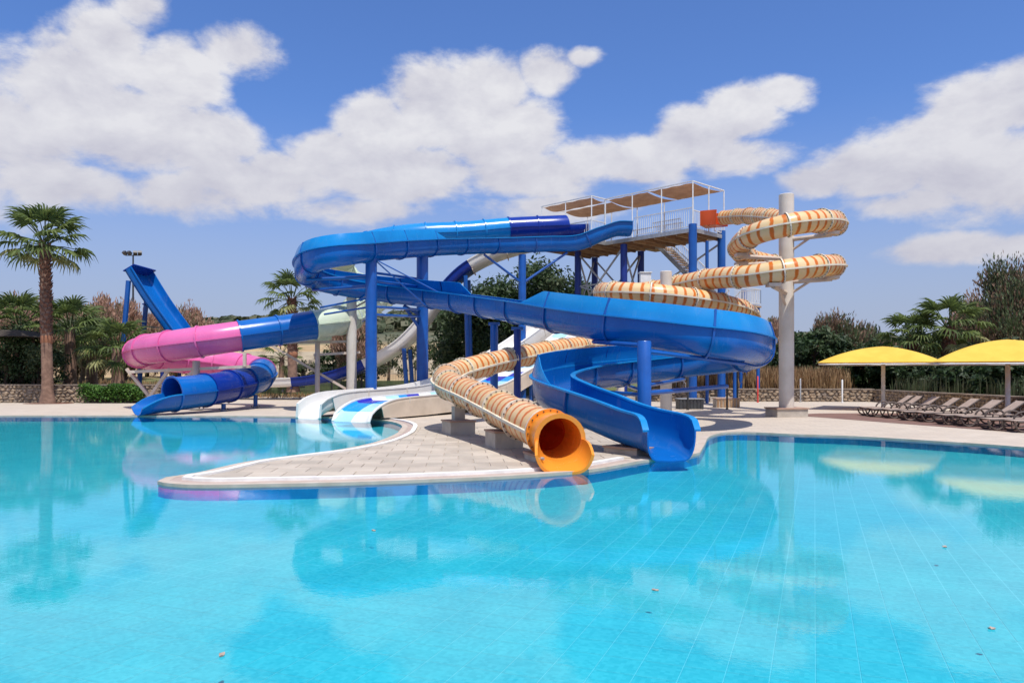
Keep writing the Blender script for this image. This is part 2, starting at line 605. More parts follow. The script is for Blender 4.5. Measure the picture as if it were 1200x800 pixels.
def deck_material():
    m_ = bpy.data.materials.new('deck_paving')
    m_.use_nodes = True
    t = m_.node_tree
    t.nodes.clear()
    N = NT(t)
    out_ = N.n('ShaderNodeOutputMaterial')
    pos = N.n('ShaderNodeNewGeometry').outputs['Position']
    br = N.n('ShaderNodeTexBrick')
    mp = N.n('ShaderNodeMapping')
    mp.inputs['Rotation'].default_value = (0, 0, R(12))
    N.link(pos, mp.inputs[0])
    N.link(mp.outputs[0], br.inputs['Vector'])
    br.inputs['Color1'].default_value = (.51, .435, .35, 1)
    br.inputs['Color2'].default_value = (.45, .38, .305, 1)
    br.inputs['Mortar'].default_value = (.34, .29, .24, 1)
    br.inputs['Scale'].default_value = 1.0
    br.inputs['Mortar Size'].default_value = .008
    br.inputs['Brick Width'].default_value = .5
    br.inputs['Row Height'].default_value = .5
    st = N.smooth(N.noise(pos, .35, 6, .65), .4, .72)
    c = N.mix(N.m('MULTIPLY', st, .35), br.outputs[0], (.44, .36, .28, 1))
    p = N.n('ShaderNodeBsdfPrincipled')
    p.inputs['Roughness'].default_value = .75
    N.link(c, p.inputs['Base Color'])
    b = N.n('ShaderNodeBump')
    b.inputs['Strength'].default_value = .2
    b.inputs['Distance'].default_value = .02
    N.link(N.noise(pos, 22, 4), b.inputs['Height'])
    N.link(b.outputs[0], p.inputs['Normal'])
    N.link(p.outputs[0], out_.inputs[0])
    return m_


M['deck'] = deck_material()


def terrain_material():
    m_ = bpy.data.materials.new('dry_land')
    m_.use_nodes = True
    t = m_.node_tree
    t.nodes.clear()
    N = NT(t)
    out_ = N.n('ShaderNodeOutputMaterial')
    pos = N.n('ShaderNodeNewGeometry').outputs['Position']
    sp = N.n('ShaderNodeSeparateXYZ')
    N.link(pos, sp.inputs[0])
    far = N.smooth(N.m('ADD', sp.outputs[1], N.m('MULTIPLY', N.noise(pos, .06, 4), 16)), 74, 84)
    dry = N.mix(N.smooth(N.noise(pos, .12, 7, .65), .35, .68), (.46, .33, .17, 1), (.30, .20, .10, 1))
    grass = N.mix(N.smooth(N.noise(pos, .3, 6), .35, .65), (.085, .12, .035, 1), (.15, .15, .06, 1))
    c = N.mix(far, grass, dry)
    wood = N.smooth(N.m('ADD', sp.outputs[1], N.m('MULTIPLY', N.noise(pos, .02, 5), 120)), 290, 340)
    c = N.mix(wood, c, N.mix(N.smooth(N.noise(pos, .05, 6, .7), .4, .6), (.05, .065, .035, 1), (.12, .11, .06, 1)))
    p = N.n('ShaderNodeBsdfPrincipled')
    p.inputs['Roughness'].default_value = .95
    N.link(c, p.inputs['Base Color'])
    b = N.n('ShaderNodeBump')
    b.inputs['Strength'].default_value = .6
    b.inputs['Distance'].default_value = .3
    N.link(N.noise(pos, 2.0, 6, .7), b.inputs['Height'])
    N.link(b.outputs[0], p.inputs['Normal'])
    N.link(p.outputs[0], out_.inputs[0])
    return m_


M['land'] = terrain_material()

# ================================================================== POOL, DECK, GROUND
def smooth_line(pts, step=.35):
    """Catmull-Rom through 2D points"""
    out_ = []
    for i in range(len(pts) - 1):
        p0, p1, p2, p3 = pts[max(i - 1, 0)], pts[i], pts[i + 1], pts[min(i + 2, len(pts) - 1)]
        ln = math.dist(p1, p2)
        n = max(1, int(ln / step))
        for k in range(n):
            t = k / n
            out_.append(tuple(.5 * (2 * p1[j] + (p2[j] - p0[j]) * t + (2 * p0[j] - 5 * p1[j] + 4 * p2[j] - p3[j]) * t * t +
                                    (3 * p1[j] - p0[j] - 3 * p2[j] + p3[j]) * t ** 3) for j in (0, 1)))
    out_.append(tuple(pts[-1]))
    return out_


# far right shore, from the right edge of the view to the notch beside the blue chute
shore_r = smooth_line([(14.2, 3.2), (14.0, 9), (13.0, 14.2), Gd(1200, 524), Gd(1100, 517), Gd(1000, 511), Gd(925, 508.5), (7.0, 22.0), (6.15, 22.0), (5.3, 20.6), (4.55, 18.2), (4.0, 16.4)])
isl = smooth_line([(4.0, 16.4), (3.4, 15.55), Gd(757, 539), Gd(690, 550.5), Gd(600, 557.5), Gd(500, 562), Gd(400, 565.5), Gd(300, 567.5), Gd(240, 568.5),
                   (-5.15, 11.75), (-5.55, 12.05), (-5.62, 12.5), (-5.35, 13.1), Gd(290, 541), Gd(350, 533), Gd(400, 526.5), Gd(440, 518), Gd(463, 509), (-3.32, 22.8),
                   (-3.55, 24.8), (-4.1, 26.6), (-5.0, 28.2), (-6.2, 29.3), (-8.4, 30.0), (-11.0, 30.5)], .25)
shore_l = smooth_line([(-11.0, 30.5), (-16, 30.7), (-22, 30.6), (-25, 29.5), (-26, 27), (-26, 3.2)])
pool = shore_r + isl[1:] + shore_l[1:]      # counter-clockwise seen from above? (checked below)
area = sum(pool[i][0] * pool[(i + 1) % len(pool)][1] - pool[(i + 1) % len(pool)][0] * pool[i][1] for i in range(len(pool)))
if area < 0:
    pool = pool[::-1]
WZ, FZ = -.035, -.235


def sheet(name, loops, z, mats, parent=None):
    polys = [[Vector((x, y, 0)) for x, y in lp] for lp in loops]
    flat = [p for lp in loops for p in lp]
    tris = tessellate_polygon(polys)
    mb = MB()
    fs = []
    for t in tris:
        a, b, c = [flat[i] for i in t]
        cr = (b[0] - a[0]) * (c[1] - a[1]) - (b[1] - a[1]) * (c[0] - a[0])
        fs.append(tuple(t) if cr > 0 else tuple(t[::-1]))
    mb.add([(x, y, z) for x, y in flat], fs)
    return mb.build(name, mats, parent, smooth=False, fix=False)


outer = [(-90, -14), (90, -14), (90, 58.5), (-90, 58.5)]
deck = sheet('pool_deck', [outer, pool], 0.0, M['deck'])
tag(deck, 'pale paved pool deck', kind='structure')
water = sheet('water', [pool], WZ, M['water'])
tag(water, 'clear turquoise pool water', kind='structure')
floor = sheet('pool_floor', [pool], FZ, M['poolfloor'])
tag(floor, 'turquoise tiled pool floor', kind='structure')
wl = MB()
for i in range(len(pool)):
    a, b = pool[i], pool[(i + 1) % len(pool)]
    mx_ = (a[0] + b[0]) / 2
    my_ = (a[1] + b[1]) / 2
    lav = mx_ < -4.4 and my_ < 14.5 and my_ > 11
    wl.add([(a[0], a[1], FZ), (b[0], b[1], FZ), (b[0], b[1], 0), (a[0], a[1], 0)], [(0, 3, 2, 1)], 1 if lav else 0)
wl_o = wl.build('pool_wall', [M['poolwall'], M['poolwall2']], smooth=False, fix=False)
tag(wl_o, 'blue tiled pool wall under the coping', kind='structure')


def offset_line(pts, off):
    out_ = []
    for i, p in enumerate(pts):
        a, b = pts[max(i - 1, 0)], pts[min(i + 1, len(pts) - 1)]
        t = Vector((b[0] - a[0], b[1] - a[1]))
        t.normalize()
        out_.append((p[0] + t.y * off, p[1] - t.x * off))
    return out_


def strip(name, pts, o0, o1, z0, z1, mats, kind='structure', label=None, parent=None):
    """raised band beside a line: from offset o0 to o1, z0 up to z1"""
    A, B = offset_line(pts, o0), offset_line(pts, o1)
    mb = MB()
    vs, fs = [], []
    for a, b in zip(A, B):
        vs += [(a[0], a[1], z0), (a[0], a[1], z1), (b[0], b[1], z1), (b[0], b[1], z0)]
    for i in range(len(A) - 1):
        k = i * 4
        for j in range(4):
            fs.append((k + j, k + (j + 1) % 4, k + 4 + (j + 1) % 4, k + 4 + j))
    fs += [(0, 1, 2, 3), tuple(len(vs) - 4 + j for j in (3, 2, 1, 0))]
    mb.add(vs, fs)
    o = mb.build(name, mats, parent, smooth=False)
    tag(o, label, kind=kind)
    return o


full_shore = shore_r + isl[1:] + shore_l[1:]
# the land lies to the right of the walking direction or to the left: find out
tstp = offset_line(isl, .3)
mid = tstp[len(tstp) // 4]


def inside(p, poly):
    c = False
    n = len(poly)
    for i in range(n):
        x1, y1 = poly[i]
        x2, y2 = poly[(i + 1) % n]
        if (y1 > p[1]) != (y2 > p[1]) and p[0] < (x2 - x1) * (p[1] - y1) / (y2 - y1) + x1:
            c = not c
    return c


LS = 1 if not inside(mid, pool) else -1
strip('coping', full_shore, -.012 * LS, .16 * LS, -.045, .010, M['coping'], label='narrow beige coping along the water')
# on the island: overflow gutter, then a white kerb
i_tip0 = next(i for i, p in enumerate(isl) if p[0] < 2.5)
i_tip1 = next(i for i, p in enumerate(isl) if i > len(isl) // 2 and p[1] > 28.6)
kl = isl[i_tip0:i_tip1]
strip('gutter', kl, .16 * LS, .34 * LS, -.01, .006, M['gutter'], label='pinkish overflow gutter round the island')
kern = strip('kerb', kl, .34 * LS, .47 * LS, -.01, .055, M['whitekerb'], label='white kerb round the tip of the island')

# pavers on the island, one by one
inner = offset_line(kl, .475 * LS)
isl_poly = inner + [(-4.4, 30.0), (2.0, 27.0), (4.0, 20.0), (3.3, 16.2)]


def clip_poly(poly, box):
    def cl(pl, ins, inter):
        out_ = []
        for i in range(len(pl)):
            a, b = pl[i - 1], pl[i]
            ia, ib = ins(a), ins(b)
            if ib:
                if not ia:
                    out_.append(inter(a, b))
                out_.append(b)
            elif ia:
                out_.append(inter(a, b))
        return out_
    x0, y0, x1, y1 = box

    def ix(x):
        return lambda a, b: (x, a[1] + (b[1] - a[1]) * (x - a[0]) / (b[0] - a[0]))

    def iy(y):
        return lambda a, b: (a[0] + (b[0] - a[0]) * (y - a[1]) / (b[1] - a[1]), y)
    for ins, it in ((lambda p: p[0] >= x0, ix(x0)), (lambda p: p[0] <= x1, ix(x1)), (lambda p: p[1] >= y0, iy(y0)), (lambda p: p[1] <= y1, iy(y1))):
        if len(poly) < 3:
            return []
        poly = cl(poly, ins, it)
    return poly


PS = .58
pv_shared = []
for k in range(3):
    mb = MB()
    hs = PS / 2 - .006
    mb.add([(-hs, -hs, 0), (hs, -hs, 0), (hs, hs, 0), (-hs, hs, 0), (-hs + .006, -hs + .006, .014), (hs - .006, -hs + .006, .014), (hs - .006, hs - .006, .014), (-hs + .006, hs - .006, .014)],
           [(4, 5, 6, 7), (0, 1, 5, 4), (1, 2, 6, 5), (2, 3, 7, 6), (3, 0, 4, 7)])
    pv_shared.append(mb.mesh('paver', PAV[k], smooth=False))
rng = random.Random(3)
PA = R(4)
ca_, sa_ = math.cos(PA), math.sin(PA)
rot_poly = [(x * ca_ + y * sa_, -x * sa_ + y * ca_) for x, y in isl_poly]
npv = 0
j0, j1 = int(10 / PS), int(24.5 / PS)
for j in range(j0, j1):
    for i in range(-12, 12):
        x0, y0 = i * PS + (PS / 2 if j % 2 else 0), j * PS
        cl = clip_poly(rot_poly, (x0, y0, x0 + PS, y0 + PS))
        if len(cl) < 3:
            continue
        ar = abs(sum(cl[a][0] * cl[(a + 1) % len(cl)][1] - cl[(a + 1) % len(cl)][0] * cl[a][1] for a in range(len(cl)))) / 2
        if ar < .02 or npv >= 295:
            continue
        k = rng.choice((0, 0, 1, 1, 2))
        npv += 1
        cx, cy = x0 + PS / 2, y0 + PS / 2
        wx, wy = cx * ca_ - cy * sa_, cx * sa_ + cy * ca_
        if ar > PS * PS * .985:
            o = link('paver', pv_shared[k], deck, (wx, wy, .002 + rng.random() * .002))
            o.rotation_euler = (0, 0, PA)
        else:
            mb = MB()
            n = len(cl)
            w = [(x * ca_ - y * sa_, x * sa_ + y * ca_) for x, y in cl]
            gx, gy = sum(p[0] for p in w) / n, sum(p[1] for p in w) / n
            w = [(gx + (x - gx) * .98, gy + (y - gy) * .98) for x, y in w]
            vs = [(x, y, .002) for x, y in w] + [(x, y, .016) for x, y in w]
            mb.add(vs, [tuple(range(n, 2 * n))] + [(a, (a + 1) % n, n + (a + 1) % n, n + a) for a in range(n)])
            mb.build('paver', PAV[k], deck, smooth=False)

# pool floor tiles, the nearest ones each on its own
TS = .27
tm = MB()
h_ = TS * .979 / 2
tm.add([(-h_, -h_, 0), (h_, -h_, 0), (h_, h_, 0), (-h_, h_, 0), (-h_ + .003, -h_ + .003, .002), (h_ - .003, -h_ + .003, .002), (h_ - .003, h_ - .003, .002), (-h_ + .003, h_ - .003, .002)],
       [(4, 5, 6, 7), (0, 1, 5, 4), (1, 2, 6, 5), (2, 3, 7, 6), (3, 0, 4, 7)])
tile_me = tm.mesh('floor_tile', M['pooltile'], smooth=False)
ca, sa = math.cos(GRID_A), math.sin(GRID_A)
cands = []
for i in range(-60, 80):
    for j in range(-60, 80):
        gx, gy = (i + .52) * TS, (j + .52) * TS
        # inverse of the mapping rotation by +GRID_A
        x, y = gx * ca + gy * sa, -gx * sa + gy * ca
        if y < 4.6 or abs(x) > .69 * y:
            continue
        cands.append((x * x + y * y, x, y))
cands.sort()
for _, x, y in cands[:298]:
    o = link('floor_tile', tile_me, floor, (x, y, FZ + .001))
    o.rotation_euler = (0, 0, -GRID_A)

brown = sheet('brown_strip', [[(11.0, 31.2), (11.9, 29.3), (13.2, 25.4), (14.5, 21.9), (16.2, 16), (26, 16), (26, 33), (13, 32.4)]], .006, M['brownstrip'])  # even dark brown sheet just above the deck, tapered at its left end
tag(brown, 'dark brown strip under the loungers', kind='structure')


# terrain beyond the deck
def ground_z(x, y):
    def lerp(a, b, t):
        t = max(0, min(1, t))
        t = t * t * (3 - 2 * t)
        return a + (b - a) * t
    y0 = 44.5 if x < -19.3 else (46.7 if x > 8.5 else 57.5)
    z = lerp(-.10, .62, (y - y0) / 1.2)
    z += lerp(0, 1.2, (y - max(50, y0)) / 45)
    side = lerp(1.0, .25, (x + 10) / 50)
    z += lerp(0, 7.0, (y - 95) / 110) * side
    z += lerp(0, 26, (y - 200) / 330) * (.55 + .45 * side) + 3.0 * math.sin(x * .011 + 1) * lerp(0, 1, (y - 200) / 200)
    z += .12 * math.sin(x * .7 + y * .3) * lerp(0, 1, (y - 50) / 20)
    z -= lerp(0, 60, (y - 700) / 900)
    return z


mb = MB()
ys = [44.3, 44.6, 45.0, 45.6, 46.2, 46.8, 47.4, 48, 50, 53, 57, 57.6, 58.2, 59, 60, 65, 70, 76, 83, 90, 98, 108, 120, 135, 150, 170, 195, 220, 260, 300, 350, 400, 470, 540, 640, 800, 1100, 1800, 3000]
xs = [-2400, -1600, -1000, -700, -500, -380, -300, -240, -190, -150] + list(range(-125, -20, 8)) + [-19.6, -19.2, -15, -10, -5, 0, 4, 8.3, 8.7, 12, 16, 20, 24, 28, 32] + list(range(40, 130, 8)) + [150, 190, 240, 300, 380, 500, 700, 1000, 1600, 2400]
vs = [(x, y, ground_z(x, y)) for y in ys for x in xs]
nx = len(xs)
mb.add(vs, [(j * nx + i, j * nx + i + 1, (j + 1) * nx + i + 1, (j + 1) * nx + i) for j in range(len(ys) - 1) for i in range(nx - 1)])
land = mb.build('hills', M['land'], fix=False)
tag(land, 'dry grass slope and far wooded hills behind the pool', kind='structure')

# ================================================================== SWEEPS FOR THE SLIDES
class Path:
    def __init__(self, pts, step=.25):
        pts = [Vector(p) for p in pts]
        raw = []
        for i in range(len(pts) - 1):
            p0 = pts[i - 1] if i else pts[0] * 2 - pts[1]
            p1, p2 = pts[i], pts[i + 1]
            p3 = pts[i + 2] if i + 2 < len(pts) else pts[-1] * 2 - pts[-2]
            t0 = 0
            t1 = t0 + max((p1 - p0).length ** .5, 1e-3)
            t2 = t1 + max((p2 - p1).length ** .5, 1e-3)
            t3 = t2 + max((p3 - p2).length ** .5, 1e-3)
            for k in range(24):
                t = t1 + (t2 - t1) * k / 24
                a1 = p0 * ((t1 - t) / (t1 - t0)) + p1 * ((t - t0) / (t1 - t0))
                a2 = p1 * ((t2 - t) / (t2 - t1)) + p2 * ((t - t1) / (t2 - t1))
                a3 = p2 * ((t3 - t) / (t3 - t2)) + p3 * ((t - t2) / (t3 - t2))
                b1 = a1 * ((t2 - t) / (t2 - t0)) + a2 * ((t - t0) / (t2 - t0))
                b2 = a2 * ((t3 - t) / (t3 - t1)) + a3 * ((t - t1) / (t3 - t1))
                raw.append(b1 * ((t2 - t) / (t2 - t1)) + b2 * ((t - t1) / (t2 - t1)))
        raw.append(pts[-1])
        # relax a little so that hand-set points give even curves
        for _ in range(10):
            raw = [raw[0]] + [(raw[i - 1] + raw[i] * 2 + raw[i + 1]) / 4 for i in range(1, len(raw) - 1)] + [raw[-1]]
        acc = [0.0]
        for i in range(1, len(raw)):
            acc.append(acc[-1] + (raw[i] - raw[i - 1]).length)
        self.len = acc[-1]
        n = max(2, int(self.len / step))
        self.step = self.len / n
        self.p, j = [], 0
        for i in range(n + 1):
            s = min(self.len, i * self.step)
            while j < len(acc) - 2 and acc[j + 1] < s:
                j += 1
            t = (s - acc[j]) / max(1e-6, acc[j + 1] - acc[j])
            self.p.append(raw[j].lerp(raw[j + 1], max(0, min(1, t))))
        self.n = n
        self.T, self.Rt, self.U = [], [], []
        for i in range(n + 1):
            t = (self.p[min(i + 1, n)] - self.p[max(i - 1, 0)]).normalized()
            r_ = t.cross(Vector((0, 0, 1))).normalized()
            self.T.append(t)
            self.Rt.append(r_)
            self.U.append(r_.cross(t))

    def idx(self, s):
        return max(0, min(self.n, int(round(s / self.step))))

    def near(self, px, py=None, lo=0, hi=None):
        """index of the station whose picture column is px"""
        best, bi = 1e9, lo
        for i in range(lo, (hi or self.n) + 1):
            p = self.p[i]
            e = abs(600 + FX * p.x / p.y - px)
            if py is not None:
                e += abs(HY - FX * (p.z - EYE) / p.y - py)
            if e < best:
                best, bi = e, i
        return bi

    def at(self, i, x, y):
        return self.p[i] + self.Rt[i] * x + self.U[i] * y


def sweep_open(mb, path, i0, i1, prof, th=.03, mi=0):
    """sheet of thickness th swept along; prof(i) gives 2D points from one edge to the other"""
    vs, fs = [], []
    m_ = None
    for i in range(i0, i1 + 1):
        pr = prof(i)
        n = len(pr)
        nr = []
        for k in range(n):
            a, b = pr[max(k - 1, 0)], pr[min(k + 1, n - 1)]
            tx, ty = b[0] - a[0], b[1] - a[1]
            l_ = math.hypot(tx, ty) or 1
            nr.append((-ty / l_, tx / l_))
        loop = [(p[0], p[1]) for p in pr] + [(p[0] + q[0] * th, p[1] + q[1] * th) for p, q in list(zip(pr, nr))[::-1]]
        m_ = len(loop)
        vs += [path.at(i, x, y) for x, y in loop]
    cnt = i1 - i0 + 1
    for i in range(cnt - 1):
        for k in range(m_):
            k2 = (k + 1) % m_
            fs.append((i * m_ + k, i * m_ + k2, (i + 1) * m_ + k2, (i + 1) * m_ + k))
    h = m_ // 2
    for base in (0, (cnt - 1) * m_):
        for k in range(h - 1):
            fs.append((base + k, base + k + 1, base + m_ - 2 - k, base + m_ - 1 - k))
    mis = mi
    if callable(mi):
        mis = [mi(i0 + f // m_, (f % m_)) for f in range((cnt - 1) * m_)] + [mi(i0, 0)] * (2 * (h - 1))
    mb.add(vs, fs, mis)


def sweep_ring(mb, path, i0, i1, r0, r1=None, n=22, th=.03, mi=0, inner=0):
    """closed tube, outer and inner skin, with annular ends; UV u metres, v turn"""
    cnt = i1 - i0 + 1
    ro = [r0 + ((r1 if r1 is not None else r0) - r0) * k / max(1, cnt - 1) for k in range(cnt)]
    vs, uv, fs, mis = [], [], [], []
    for layer in (0, 1):
        for k, i in enumerate(range(i0, i1 + 1)):
            rr = ro[k] - layer * th
            for a in range(n + 1):
                an = 2 * math.pi * a / n
                vs.append(path.at(i, rr * math.cos(an), rr * math.sin(an)))
                uv.append((i * path.step, a / n))
    w = n + 1
    off = cnt * w
    for i in range(cnt - 1):
        for a in range(n):
            q = (i * w + a, i * w + a + 1, (i + 1) * w + a + 1, (i + 1) * w + a)
            fs.append(q)
            fs.append(tuple(off + v for v in q[::-1]))
            mis += [mi, inner]
    for base in (0, (cnt - 1) * w):
        for a in range(n):
            fs.append((base + a, off + base + a, off + base + a + 1, base + a + 1))
            mis.append(mi)
    mb.add(vs, fs, mis, uv)


def collar(mb, path, i, r0, r1, half, n=22, mi=0):
    """flange ring at station i"""
    vs, fs = [], []
    for dl in (-half, half):
        for rr in (r0, r1):
            for a in range(n):
                an = 2 * math.pi * a / n
                vs.append(path.at(i, rr * math.cos(an), rr * math.sin(an)) + path.T[i] * dl)
    for a in range(n):
        b = (a + 1) % n
        fs += [(n + a, n + b, 3 * n + b, 3 * n + a), (a, n + a, n + b, b)[::-1], (2 * n + a, 2 * n + b, 3 * n + b, 3 * n + a), (a, b, 2 * n + b, 2 * n + a)]
    mb.add(vs, fs, mi)


def u_prof(r, wall, F=1.0, n=15):
    """U trough, 0 at rim level; F<1 cuts the sides down"""
    Lh = math.pi * r / 2 + wall
    out_ = []
    for k in range(n):
        a = (2 * k / (n - 1) - 1) * F * Lh
        s = 1 if a >= 0 else -1
        b = abs(a)
        if b < math.pi * r / 2:
            th = b / r
            out_.append((s * r * math.sin(th), -wall - r * math.cos(th)))
        else:
            out_.append((s * r, -wall + b - math.pi * r / 2))
    return out_


def tube_sections(root, path, i0, i1, r, mats_at, seclen, part='tube_section', flmat=None, seam=None, bolts=False, bolt_from=0, fh=.06, half=.035):
    """straight run of flanged tube sections between stations; mats_at(s) gives the material of the section at station i"""
    L_ = (i1 - i0)
    ns = max(1, int(round(L_ * path.step / seclen)))
    cuts = [i0 + round(L_ * k / ns) for k in range(ns + 1)]
    for k in range(ns):
        a, b = cuts[k], cuts[k + 1]
        mb = MB()
        mt = mats_at((a + b) // 2)
        two = mt is M['striped']
        sweep_ring(mb, path, a, b, r, inner=1 if two else 0)
        sec = mb.build(part, [mt, M['red']] if two else mt, root, fix=True)
        for sgn in (-1, 1):
            sm = MB()
            vs, fs = [], []
            for i in range(a, b + 1):
                for x, y in ((r - .01, -.03), (r + .055, -.03), (r + .055, .03), (r - .01, .03)):
                    vs.append(path.at(i, sgn * x, y))
            for i in range(b - a):
                for j in range(4):
                    fs.append((i * 4 + j, i * 4 + (j + 1) % 4, i * 4 + 4 + (j + 1) % 4, i * 4 + 4 + j))
            fs += [(0, 1, 2, 3), tuple(len(vs) - 4 + j for j in range(4))]
            sm.add(vs, fs)
            sm.build('side_seam', seam or mt, sec, smooth=False)
        cb = MB()
        collar(cb, path, b, r - .005, r + fh, half)
        fl = cb.build('joint_flange', flmat or mt, root)
        if bolts and b >= bolt_from:
            bb = MB()
            for q in range(20):
                an = 2 * math.pi * q / 20
                for sgn in (-1, 1):
                    c = path.at(b, (r + fh * .5) * math.cos(an), (r + fh * .5) * math.sin(an)) + path.T[b] * sgn * (half + .004)
                    bb.tube([c - path.T[b] * .012, c + path.T[b] * .012], .017, 5)
            ob = bb.build('bolts', M['bolt'], fl)
            ob['kind'] = 'stuff'
    return cuts


def rim_strip(name, path, i0, i1, ptf, mat_, parent, w=.045, h=.045):
    for sgn in (-1, 1):
        mb = MB()
        vs, fs = [], []
        for i in range(i0, i1 + 1):
            x0, y0 = ptf(i, sgn)
            for dx, dy in ((-w * .35, -h * .5), (w, -h * .5), (w, h * .5), (-w * .35, h * .5)):
                vs.append(path.at(i, x0 + sgn * dx, y0 + dy))
        for i in range(i1 - i0):
            for j in range(4):
                fs.append((i * 4 + j, i * 4 + (j + 1) % 4, i * 4 + 4 + (j + 1) % 4, i * 4 + 4 + j))
        fs += [(0, 1, 2, 3), tuple(len(vs) - 4 + j for j in range(4))]
        mb.add(vs, fs)
        mb.build(name, mat_, parent)


# ------------------------------------------------------------------ the open blue flume
def P3(lst):
    return [Vector(((px - 600) / FX * d, d, z)) for px, d, z in lst]


EP = P3([(737, 45.6, 10.6), (720, 45.3, 10.55), (700, 45, 10.15), (677, 45, 9.68), (640, 45, 9.6), (605, 44.5, 9.47), (560, 42.5, 9.1), (510, 39, 8.46),
         (450, 34.8, 7.62), (405, 32.2, 7.02), (376, 32.2, 6.82), (359, 33.9, 6.66), (366, 36.4, 6.5), (398, 38.1, 6.35), (440, 38.3, 6.1), (490, 36.8, 5.7),
         (525, 34.6, 5.32), (575, 30.3, 4.66), (620, 27.3, 4.18), (673, 24.6, 3.70), (730, 22.9, 3.37), (788, 22.1, 3.13), (840, 21.9, 2.94), (872, 22.7, 2.84), (888, 24.3, 2.74),
         (880, 26.2, 2.62), (852, 27.4, 2.52), (815, 27.8, 2.4), (764, 26.9, 2.22), (704, 24.4, 2.0), (661, 21.6, 1.78), (647, 19.7, 1.62), (663, 18.1, 1.45), (704, 16.9, 1.2),
         (748, 16.1, .94), (776, 15.5, .87), (788, 15.0, .82)])
E = Path(EP, .16)
ER, EW = .50, .31
flume = empty('open_flume_slide', 'open blue flume winding down in two wide loops to the pool edge', 'water slide', (0, 0, 0))


def e_fac(i):
    rem = (E.n - i) * E.step
    return 1.0 if rem > .4 else .84 + .16 * math.sqrt(max(0, 1 - (1 - rem / .4) ** 2))


def e_prof(i):
    pr = u_prof(ER, EW, e_fac(i))
    q = max(0.0, 1 - (E.n - i) * E.step / 1.3)
    if q <= 0:
        return pr
    # the mouth flattens into a square trough
    out_ = []
    for x, y in pr:
        y -= .07 * q * q
        t = max(0.0, min(1.0, (y + .07 * q * q + EW + ER) / ER))
        ang = math.acos(max(-1, min(1, 1 - t)))
        xs_ = math.copysign(ER * (math.sin(ang) ** (1 - .62 * q)), x) if abs(x) > 1e-6 and t < 1 else x
        out_.append((xs_ * (1 + .0 * q), y))
    return out_


nE = int(round(E.len / 2.9))
cutsE = [round(E.n * k / nE) for k in range(nE + 1)]
for k in range(nE):
    a, b = cutsE[k], cutsE[k + 1]
    mb = MB()
    sweep_open(mb, E, a, b, e_prof)
    sec = mb.build('flume_section', M['blue'], flume, ang=50)
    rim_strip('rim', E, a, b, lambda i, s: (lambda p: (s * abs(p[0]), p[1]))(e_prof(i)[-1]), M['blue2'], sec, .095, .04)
    if b < E.n:
        cb = MB()
        pr = [(x * 1.11 + 0, y * 1.0 - (.055 if abs(x) < ER * .98 else .0)) for x, y in u_prof(ER, EW, .985)]
        sub = Path.__new__(Path)
        sub.p = [E.p[b] - E.T[b] * .03, E.p[b] + E.T[b] * .03]
        sub.Rt, sub.U, sub.T = [E.Rt[b]] * 2, [E.U[b]] * 2, [E.T[b]] * 2
        sweep_open(cb, sub, 0, 1, lambda i: pr, th=.05)
        cb.build('joint_flange', M['bluepaint'], flume, ang=50)


def side_panels(path, i0, i1, sgn, hmax, mat_, parent, cuts, ramp=1.0, lean=.30, cutend=True):
    edges = sorted(set([i0, i1] + [c for c in cuts if i0 < c < i1]))
    for a, b in zip(edges[:-1], edges[1:]):
        mb = MB()

        def pr(i):
            h = hmax * min(1, (i - i0) * path.step / ramp + .02, ((i1 - i) * path.step / ramp + .02) if cutend else 1)
            x0 = ER + .015
            return [(sgn * (x0 - lean * h * t * t * .6 - lean * h * t * .4), .02 + h * t) for t in (0, .33, .66, 1.0)]
        sweep_open(mb, path, a, b, pr, th=.02)
        o = mb.build('side_panel', mat_, parent, ang=50)
        # stiffening rib on the joint
        rb = MB()
        q = pr(b) if b < i1 else pr(a)
        ii = b if b < i1 else a
        rb.beam(path.at(ii, q[0][0] + sgn * .02, q[0][1]), path.at(ii, q[-1][0] + sgn * .02, q[-1][1]), .06, .05)
        rb.build('panel_rib', M['bluepaint'], o, smooth=False)


i_a = E.near(512, lo=0, hi=E.n // 3)
i_b = E.near(553, lo=E.n // 3, hi=E.n // 2)
i_c = E.near(626, lo=E.n // 3, hi=E.n * 2 // 3)
i_d = E.idx(E.len - 3.6)
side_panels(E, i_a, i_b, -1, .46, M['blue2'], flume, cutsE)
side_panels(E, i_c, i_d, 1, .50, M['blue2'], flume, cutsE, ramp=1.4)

# ------------------------------------------------------------------ the wide blue / pink tube
AP = P3([(684, 47.2, 10.75), (655, 46.6, 10.55), (600, 46.2, 10.35), (545, 45.6, 10.0), (480, 45, 9.72), (432, 45.4, 9.35), (405, 47.5, 8.9), (405, 51, 8.3), (430, 53.5, 7.6), (452, 51.5, 7.0), (440, 48.2, 6.2),
         (415, 45.5, 5.5), (412, 42.5, 4.85), (405, 39.8, 4.5), (384, 37.8, 4.18), (340, 36.8, 3.82), (290, 35.8, 3.48), (240, 35.1, 3.16), (203, 35.2, 2.95)]) + [Vector(p) for p in (
    (-17.2, 36.2, 2.8), (-18.45, 38.2, 2.62), (-17.6, 40.5, 2.42), (-15.9, 41.3, 2.24), (-14.3, 41.1, 2.02), (-13.0, 39.9, 1.76), (-12.62, 38.2, 1.48), (-12.75, 36.3, 1.24), (-13.1, 34.2, 1.03), (-13.6, 32.6, .90), (-13.95, 31.8, .84), (-14.45, 31.15, .76), (-15.0, 30.6, .68))]
A = Path(AP)
AR = .70
rafts = empty('wide_tube_slide', 'wide closed tube slide in blue and pink, curling left to the far pool', 'water slide', (0, 0, 0))
ia0 = A.idx(1.2)
ia_exit = A.idx(A.len - 1.55)


